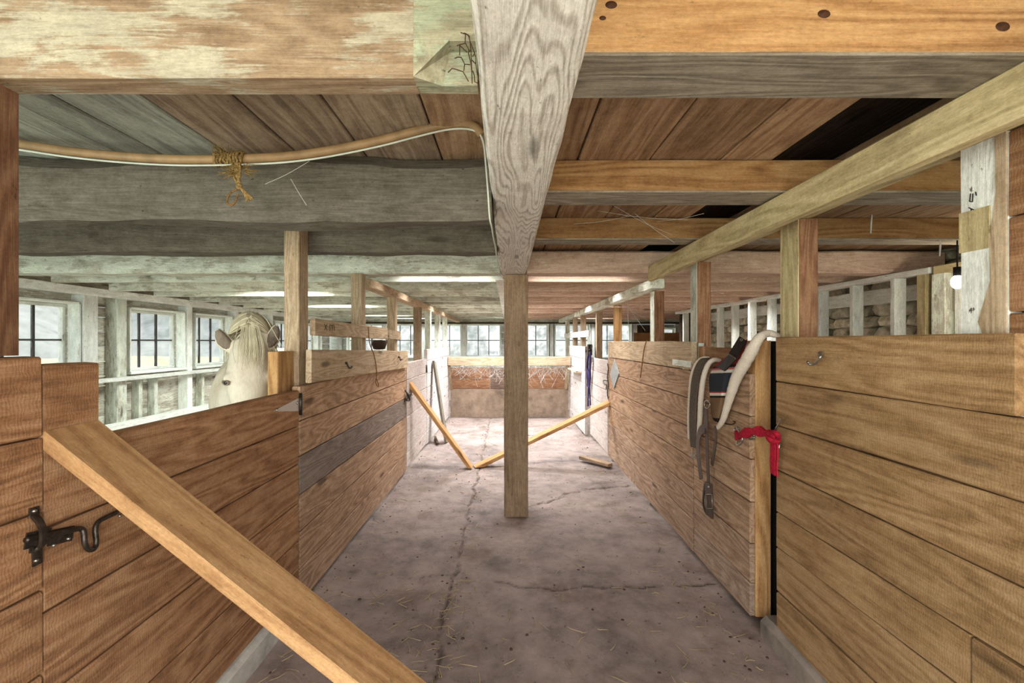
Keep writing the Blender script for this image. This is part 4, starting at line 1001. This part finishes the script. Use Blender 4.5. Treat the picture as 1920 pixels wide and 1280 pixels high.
mb = MB().tube([Z9(550 + 44 * math.cos(a), 640 + 30 * math.sin(a), 1.15) for a in [2 * PI * k / 14 for k in range(14)]], .004, 7, closed=True)
mb.ball(Z9(590, 610, 1.152), .006); mb.build('link', M['steel'], gh)
mb = MB().tube(chaikin([Z9(985, 350, 1.12), Z9(985, 410, 1.125), Z9(930, 480, 1.13), Z9(900, 560, 1.14), Z9(930, 660, 1.14), Z9(975, 720, 1.13), Z9(965, 800, 1.125)], 2), .0042, 8)
mb.tube([Z9(930, 600, 1.13), Z9(935, 600, 1.158)], .005, 7)
thing(mb, 's_hook', M['steel'], 'bent steel hook behind the red knot on the near right panel', 'hook')

# ================================================================== RIGHT REAR
lamp = empty('hanging_bulb', (2.565, 2.6, 1.65), 'lit bulb hanging in the right stall beside the whitewashed post', 'lamp')
MB().ball((2.565, 2.6, 1.69), .03, .03, .04).build('bulb', M['bulb'], lamp)
MB().tube([(2.565, 2.6, 1.725), (2.565, 2.6, 1.775)], .018, 10).build('socket', M['black'], lamp)
MB().tube([(2.565, 2.6, 1.77), (2.565, 2.6, 2.05)], .004, 6).build('flex', M['black'], lamp)
thing(MB().box(2.58, 3.62, 9.35, 9.38, .0, 1.53, axis='x', n=2, tone=1), 'brown_panel', M['cardboard'], 'plain brown panel standing before the dark doorway at right rear', 'panel')

# ================================================================== STRAW, DIRT, COBWEBS, HAY
rs = random.Random(21)
def fz(x, y): return floor_h(x, y)[0]
mb = MB()
for i in range(620):
    y = rs.uniform(1.5, 2.6) if rs.random() < .4 else rs.uniform(2.0, 7.6); x = rs.uniform(-1.0, 1.1)
    if rs.random() < .3: x = -.31 + rs.gauss(0, .08)
    elif rs.random() < .3: x = math.copysign(1.0 - abs(rs.gauss(0, .1)), x) + (.05 if x > 0 else 0)
    L = rs.uniform(.02, .09) * (1.8 if rs.random() < .12 else 1); a = rs.uniform(0, 2 * PI); bend = rs.uniform(-.08, .08)
    pts = []
    for k in range(5):
        s = (k / 4 - .5) * L; xx = x + math.cos(a + bend * k) * s; yy = y + math.sin(a + bend * k) * s
        pts.append((xx, yy, fz(xx, yy) + .003 + rs.uniform(0, .003)))
    mb.tube(pts, rs.uniform(.0009, .0018), 4, tone=1)
tag(mb.build('straw', M['straw']), 'loose pale straw scattered over the aisle floor', 'straw', kind='stuff')
mb = MB()
for i in range(520):
    y = rs.uniform(1.5, 7.8); x = rs.uniform(-.95, 1.08)
    k = rs.random()
    if k < .35: x = rs.choice((-1.0, 1.08)) + rs.gauss(0, .06)
    elif k < .5: x = -.31 + rs.gauss(0, .04)
    elif k < .52: x, y = .98 + rs.gauss(0, .10), 2.0 + rs.gauss(0, .16)
    x = max(-1.03, min(1.13, x))
    r = rs.uniform(.002, .007) * (1.6 if rs.random() < .05 else 1); z = fz(x, y)
    mb.ball((x, y, z + r * .2), r * rs.uniform(.8, 1.5), r * rs.uniform(.8, 1.5), r * .5, 7, 4, tone=1)
tag(mb.build('dirt_clods', M['clod']), 'dark crumbs of dirt scattered over the aisle floor', 'dirt', kind='stuff')
mb = MB()
for i in range(210):
    x = rs.uniform(-1.0, 1.04); a = Vector((x, 8.0 + rs.uniform(-.1, .12), rs.uniform(.86, .95))); dz = rs.uniform(.03, .2) * (1.9 if rs.random() < .12 else 1)
    b = a + Vector((rs.uniform(-.22, .22), rs.uniform(-.06, .05), -dz))
    mid = (a + b) / 2 + Vector((rs.uniform(-.05, .05), 0, rs.uniform(-.06, .02)))
    mb.tube(chaikin([a, mid, b], 2), rs.uniform(.0015, .0035), 4)
for i in range(60):
    x = rs.uniform(-1.0, 1.04); y = 8.03 + rs.uniform(0, .13); mb.tube([(x, y, .90), (x + rs.uniform(-.2, .2), y + rs.uniform(-.05, .05), .90 + rs.uniform(-.02, .05))], .004, 4)
tag(mb.build('hay_wisps', M['web']), 'pale wisps of hay and web hanging from the low manger wall', 'hay', kind='stuff')
def cobweb(pairs, label, r=.0009, sag=.03):
    mb = MB()
    for a, b in pairs:
        a = Vector(a); b = Vector(b); mid = (a + b) / 2 - Vector((0, 0, sag * (a - b).length))
        mb.tube(chaikin([a, mid, b], 2), r, 4)
    return thing(mb, 'cobweb', M['web'], label, 'cobweb')
cobweb([(P(1120, 395, 2.4), P(1290, 412, 2.2)), (P(1150, 385, 2.3), P(1260, 440, 2.5)), (P(1190, 400, 2.4), P(1265, 455, 2.45)), (P(1230, 415, 2.4), P(1320, 400, 2.1)), (P(1075, 420, 2.5), P(1180, 405, 2.4))],
       'fine cobweb threads strung between the right joists and the overhead rail')
cobweb([(P(1150, 560, 4.9), P(1215, 600, 4.6)), (P(1140, 575, 5.0), P(1222, 570, 4.5)), (P(1160, 545, 4.9), P(1210, 620, 4.6)), (P(1175, 540, 4.8), P(1180, 640, 4.8))], 'cobweb threads between the orange post and the next right post', .0013)
cobweb([(P(497, 345, 1.60), P(580, 302, 1.52)), (P(545, 335, 1.62), P(575, 385, 1.66))], 'single cobweb strand on the big log joist beside the twine')
for (x, y, d, L, lab) in ((1634, 403, 2.35, 34, 'dusty cobweb strand hanging from the right joists, longer one'), (1763, 462, 2.6, 18, 'short dusty cobweb strand hanging beside the whitewashed post')):
    a = P(x, y, d); mb = MB()
    top = Vector((a.x, a.y, 1.95)); mb.tube([top, a, a - Vector((.004, 0, L * d / F))], [.0012, .005, .003], 6)
    thing(mb, 'cobweb', M['web'], lab, 'cobweb')

# ================================================================== THE HORSE
H0 = Vector((-1.448, 2.547, 1.345)); rh = Vector((.868, .496, 0)); fh = Vector((.496, -.868, 0)); UP = Vector((0, 0, 1))
horse = empty('horse', (-1.9, 3.7, 0), 'cream white horse looking over the left stall gate, facing the camera', 'horse')
mb = MB()
ub = Vector((-.30, .954, 0)).normalized(); rb = Vector((ub.y, -ub.x, 0)); C0 = Vector((-1.72, 2.95, 0))
mb.loft([(C0 + ub * t + UP * z, rb, UP, rx, rz) for t, z, rx, rz in
         ((-.06, .95, .05, .07), (0, .96, .14, .17), (.10, .97, .22, .26), (.28, .985, .255, .31), (.55, .97, .27, .315), (.9, .955, .29, .32), (1.2, .98, .285, .30), (1.45, 1.0, .255, .29), (1.62, .98, .19, .23), (1.70, .96, .08, .12))], 28)
nb = C0 + ub * .2 + UP * 1.06
def nk(p, dv, rx, ry): dv = Vector(dv).normalized(); r = dv.cross(UP).normalized(); return (p, r, r.cross(dv), rx, ry)
mb.loft([nk(nb, (.3, -.5, .6), .17, .27), nk(Vector((-1.66, 2.95, 1.18)), (.3, -.5, .6), .14, .235), nk(Vector((-1.58, 2.82, 1.285)), (.4, -.6, .5), .115, .195), nk(Vector((-1.51, 2.72, 1.345)), (.45, -.75, .25), .10, .165),
         nk(Vector((-1.455, 2.62, 1.335)), (.5, -.8, -.1), .09, .135), nk(Vector((-1.42, 2.56, 1.30)), (.5, -.8, -.3), .08, .11)], 24)
ha = (fh * .24 - UP * .56).normalized(); hn = rh.cross(ha).normalized()
if hn.dot(fh) < 0: hn = -hn
def hs(s, off=0.0): return H0 + ha * s + hn * off
mb.loft([(hs(-.03, -.03), rh, hn, .05, .06), (hs(.0, -.02), rh, hn, .085, .085), (hs(.07, -.015), rh, hn, .096, .105), (hs(.15, -.012), rh, hn, .107, .112), (hs(.215, -.012), rh, hn, .113, .112),
         (hs(.29, -.015), rh, hn, .102, .105), (hs(.38, -.018), rh, hn, .080, .088), (hs(.47, -.02), rh, hn, .066, .072), (hs(.545, -.022), rh, hn, .068, .068), (hs(.60, -.03), rh, hn, .055, .055), (hs(.63, -.035), rh, hn, .025, .03)], 24, power=.9)
mb.loft([(hs(.05, -.10), rh, hn, .04, .05), (hs(.13, -.115), rh, hn, .082, .09), (hs(.22, -.12), rh, hn, .085, .095), (hs(.31, -.10), rh, hn, .065, .07), (hs(.38, -.07), rh, hn, .03, .03)], 20)   # jowls
for s in (-1, 1):
    mb.ball(hs(.225, .045) + rh * (s * .092), .032, .032, .030)         # brow over the eye
    b = H0 + rh * (s * .068) - UP * .045 + hn * .0; tip = H0 + rh * (s * (.158 if s < 0 else .140)) + UP * (.078 if s < 0 else .108) + fh * .02
    ax = (tip - b).normalized(); wd = ax.cross(fh).normalized()
    mb.loft([(b + (tip - b) * t + rh * (s * o), wd, fh, rx, ry) for t, o, rx, ry in ((0, 0, .030, .026), (.2, .012, .040, .026), (.45, .016, .043, .020), (.7, .010, .035, .014), (.9, .003, .02, .010), (1.0, 0, .007, .006))], 14)
    # nostril rims, legs
    mb.ball(hs(.575, .03) + rh * (s * .042), .022)
    fx = C0 + ub * .16 + rb * (s * .15)
    mb.loft([(fx + UP * z + ub * o, rb, ub, r, r2_) for z, o, r, r2_ in ((.95, .05, .10, .14), (.75, .02, .075, .10), (.58, 0, .055, .065), (.45, -.01, .05, .055), (.40, -.01, .05, .055), (.33, 0, .035, .04), (.16, .005, .033, .038), (.10, -.01, .042, .046), (.05, -.03, .045, .05), (.03, -.03, .045, .05))], 16)
    hx = C0 + ub * 1.42 + rb * (s * .15)
    mb.loft([(hx + UP * z + ub * o, rb, ub, r, r2_) for z, o, r, r2_ in ((1.0, .0, .12, .22), (.80, -.03, .105, .18), (.66, .0, .075, .12), (.55, .08, .05, .07), (.47, .12, .048, .062), (.40, .11, .04, .05), (.30, .08, .035, .04), (.15, .07, .035, .042), (.09, .05, .043, .048), (.03, .04, .046, .052))], 16)
body = mb.build('body', M['coat'], horse)
rm = body.modifiers.new('remesh', 'REMESH'); rm.mode = 'VOXEL'; rm.voxel_size = .011; rm.use_smooth_shade = True
smo = body.modifiers.new('smooth', 'SMOOTH'); smo.factor = .5; smo.iterations = 5
for s in (-1, 1):
    e = hs(.248, .046) + rh * (s * .102)
    eo = MB().ball(e, .0165, .0165, .013).build('eye', M['eye'], horse)
    mb = MB(); side = (rh * s * .8 + hn * .6).normalized(); tdir = side.cross(UP).normalized()
    for rr, zz in ((.024, .007), (.023, -.008)):
        mb.tube([e + side * .008 + tdir * (rr * math.cos(a)) + UP * ((.0085 if zz > 0 else -.013) * math.sin(a)) for a in [PI * k / 8 for k in range(9)]], .0062 if zz > 0 else .0042, 6)
    mb.build('eyelid', M['ear'], eo)
    # dark inner hollow of each ear, lying in the cup of the ear
    b = H0 + rh * (s * .068) - UP * .045; tip = H0 + rh * (s * (.158 if s < 0 else .140)) + UP * (.078 if s < 0 else .108) + fh * .02
    ax = (tip - b).normalized(); wd = ax.cross(fh).normalized(); V = []; rows = ((.08, 0.004, .014, .030), (.25, .013, .027, .0275), (.45, .016, .031, .022), (.7, .010, .024, .0155), (.9, .003, .010, .0115))
    for t, o, w, f_ in rows:
        for j in range(5):
            k = (j - 2) / 2; V.append(b + (tip - b) * t + rh * (s * o) + wd * (w * k) + fh * (f_ * (1 - .35 * k * k) - .001))
    m2 = MB(); m2.add(V, [[i * 5 + j, i * 5 + j + 1, (i + 1) * 5 + j + 1, (i + 1) * 5 + j] for i in range(4) for j in range(4)], V, 1, 0, True)
    io = m2.build('inner_ear', M['ear'], horse); so = io.modifiers.new('t', 'SOLIDIFY'); so.thickness = .004; so.offset = 0
    for nm, base in (('front', C0 + ub * .13 + rb * (s * .15)), ('hind', C0 + ub * 1.46 + rb * (s * .15))):
        MB().loft([(base + UP * z, rb, ub, r, r * 1.1) for z, r in ((.0, .062), (.03, .056), (.055, .048))], 16).build('hoof', M['hoof'], horse)
# mane falling to both sides of the crest, forelock between the ears
rm_ = random.Random(9)
crest = [Vector((-1.43, 2.555, 1.40)), Vector((-1.47, 2.62, 1.475)), Vector((-1.52, 2.71, 1.515)), Vector((-1.585, 2.81, 1.49)), Vector((-1.66, 2.94, 1.425)), Vector((-1.75, 3.08, 1.35))]
cr = chaikin(crest, 3)
mb = MB()
for i in range(260):
    k = rm_.random(); p = cr[int(k * (len(cr) - 1))] + Vector((rm_.gauss(0, .006), rm_.gauss(0, .006), rm_.uniform(-.012, .006))); s = 1 if rm_.random() < .5 else -1
    L = rm_.uniform(.10, .2); pts = [p]
    for q, (o, dz) in enumerate(((.02, .006), (.06, -.02), (.095, -.08), (.115, -.15))):
        pts.append(p + rh * (s * o * (1 + rm_.uniform(-.2, .2))) + UP * (dz * L / .13) + fh * (.02 * q / 3 + rm_.uniform(-.006, .006)))
    ds = chaikin(pts, 1); mb.tube(ds, [.0042 * (1 - .75 * j / (len(ds) - 1)) for j in range(len(ds))], 5, tone=rm_.uniform(.7, 1.08))
E = H0 - fh * .085 + UP * .045
for i in range(330):
    s = 1 if rm_.random() < .5 else -1; ph0 = rm_.uniform(-.9, 1.2); pts = []; sd_ = rm_.uniform(-.05, .16)
    for q in range(6):
        th = sd_ + q / 5 * (1.5 + sd_); ph = ph0 + .45 * q / 5; k = .985 + .05 * rm_.random()
        # parting runs back to front over the poll, hair combed to both sides
        pts.append(E + (fh * (.125 * math.sin(ph)) * math.cos(th * .5) + UP * (.128 * math.cos(ph) * math.cos(th)) + rh * (s * .097 * math.sin(th))) * k)
    ds = chaikin(pts, 1); mb.tube(ds, [.0046 * (1 - .7 * j / (len(ds) - 1)) for j in range(len(ds))], 5, tone=rm_.uniform(.62, 1.08))
mb.build('mane', M['mane'], horse)
mb = MB()
for i in range(52):
    o = rm_.gauss(0, .034); L = rm_.uniform(.05, .15)
    pts = [E + UP * .125 - fh * .02 + rh * (o * .3), E + UP * .10 + fh * .075 + rh * (o * .6), hs(-.04, .07) + rh * (o * .9), hs(.01, .098) + rh * o, hs(.06, .103) + rh * (o * 1.2), hs(.06 + L * .5, .109) + rh * (o * 1.2), hs(.06 + L, .108) + rh * (o * 1.15 + rm_.uniform(-.01, .01))]
    ds = chaikin(pts, 1); mb.tube(ds, [.0035 * (1 - .8 * j / (len(ds) - 1)) for j in range(len(ds))], 5, tone=rm_.uniform(.75, 1.08))
mb.build('forelock', M['mane'], horse)
mb = MB(); tb = C0 + ub * 1.68 + UP * 1.08
for i in range(60):
    o = Vector((rm_.gauss(0, .03), rm_.gauss(0, .03), 0)); mb.tube(chaikin([tb, tb + ub * .07 + UP * .0 + o * .5, tb + ub * .1 - UP * .3 + o, tb + ub * .08 - UP * rm_.uniform(.5, .75) + o * 1.3], 1), .005, 5)
mb.build('tail', M['mane'], horse)

# ================================================================== LIGHT AND CAMERA
w = bpy.data.worlds.new('sky'); SC.world = w; w.use_nodes = True
bg = w.node_tree.nodes['Background']; bg.inputs[0].default_value = (.80, .90, 1.0, 1); bg.inputs[1].default_value = 1.9
def light(kind, name, loc, target, energy, color, **k):
    l = bpy.data.lights.new(name, kind); l.energy = energy; l.color = color
    for a_, b_ in k.items(): setattr(l, a_, b_)
    o = bpy.data.objects.new(name, l); COL.objects.link(o); o.location = loc
    o.rotation_euler = (Vector(target) - Vector(loc)).to_track_quat('-Z', 'Y').to_euler(); return o
light('SUN', 'sun', (0, 20, 11), (-.6, 0, 0), 6.0, (1.0, .98, .95), angle=math.radians(40))
light('AREA', 'open_end_fill', (0, -.75, 1.25), (0, 4, 1.15), 50, (1.0, .94, .85), shape='RECTANGLE', size=2.2, size_y=1.6)  # added fill lamp in the open end, standing in for doorway daylight
light('AREA', 'stall_fill', (-2.7, -.75, 1.2), (-2.6, 4, 1.2), 75, (.90, 1.0, .93), shape='RECTANGLE', size=2.4, size_y=1.6)  # added fill lamp for the front faces in the left stalls
light('AREA', 'stall_fill', (2.4, -.75, 1.2), (2.3, 4, 1.2), 14, (1.0, .94, .84), shape='RECTANGLE', size=1.6, size_y=1.6)  # weaker added fill lamp for the right stalls
light('POINT', 'bulb_light', (2.6, 2.6, 1.62), (0, 0, 0), 6, (1.0, .88, .7), shadow_soft_size=.05)
# added fill lamps up between the thin joists, no fixtures there
for k, (x, y, z, e, c_) in enumerate(((-.55, 3.80, 1.97, 5.5, (1, .97, .94)), (.6, 3.80, 1.97, 5.5, (1, .97, .94)), (2.3, 4.78, 1.97, 22, (1, .98, .94)), (-.55, 4.78, 1.97, 14, (1, .98, .97)), (.6, 4.78, 1.97, 14, (1, .98, .97)), (-.5, 6.5, 1.97, 42, (.92, .96, 1)), (.6, 6.5, 1.97, 42, (.92, .96, 1)), (0.45, 7.63, 1.97, 29, (.95, .97, 1)), (-.5, 7.63, 1.97, 29, (.95, .97, 1)),
                                     (-2.5, 4.78, 1.97, 46, (.94, 1, .95)), (-2.5, 6.5, 1.97, 46, (.94, 1, .95)), (-2.5, 8.8, 1.97, 30, (.94, 1, .95)), (0, 9.35, 1.97, 40, (.95, .97, 1)), (-2.2, 10.05, 1.97, 14, (.95, 1, 1)), (1.9, 10.05, 1.97, 14, (.95, .97, 1)), (2.3, 5.35, 1.97, 34, (1, .98, .92)), (2.3, 7.63, 1.97, 28, (1, .98, .92)))):
    light('AREA', 'fill_light', (x, y, z), (x, y, 0), e, c_, shape='RECTANGLE', size=.8, size_y=.12, spread=math.radians(160 if x < -2 else (105 if x > 2 else 135)))
cam = bpy.data.cameras.new('camera'); cam.sensor_width = 36; cam.lens = 16; cam.shift_x = 7 / 1920; cam.clip_start = .02
co = bpy.data.objects.new('camera', cam); COL.objects.link(co); co.location = (0, 0, CH); co.rotation_euler = (PI / 2, 0, 0); SC.camera = co
SC.view_settings.view_transform = 'Standard'; SC.view_settings.look = 'None'; SC.view_settings.gamma = 1; SC.view_settings.exposure = 0.14
SC.view_settings.use_curve_mapping = False
SC.cycles.use_denoising = True
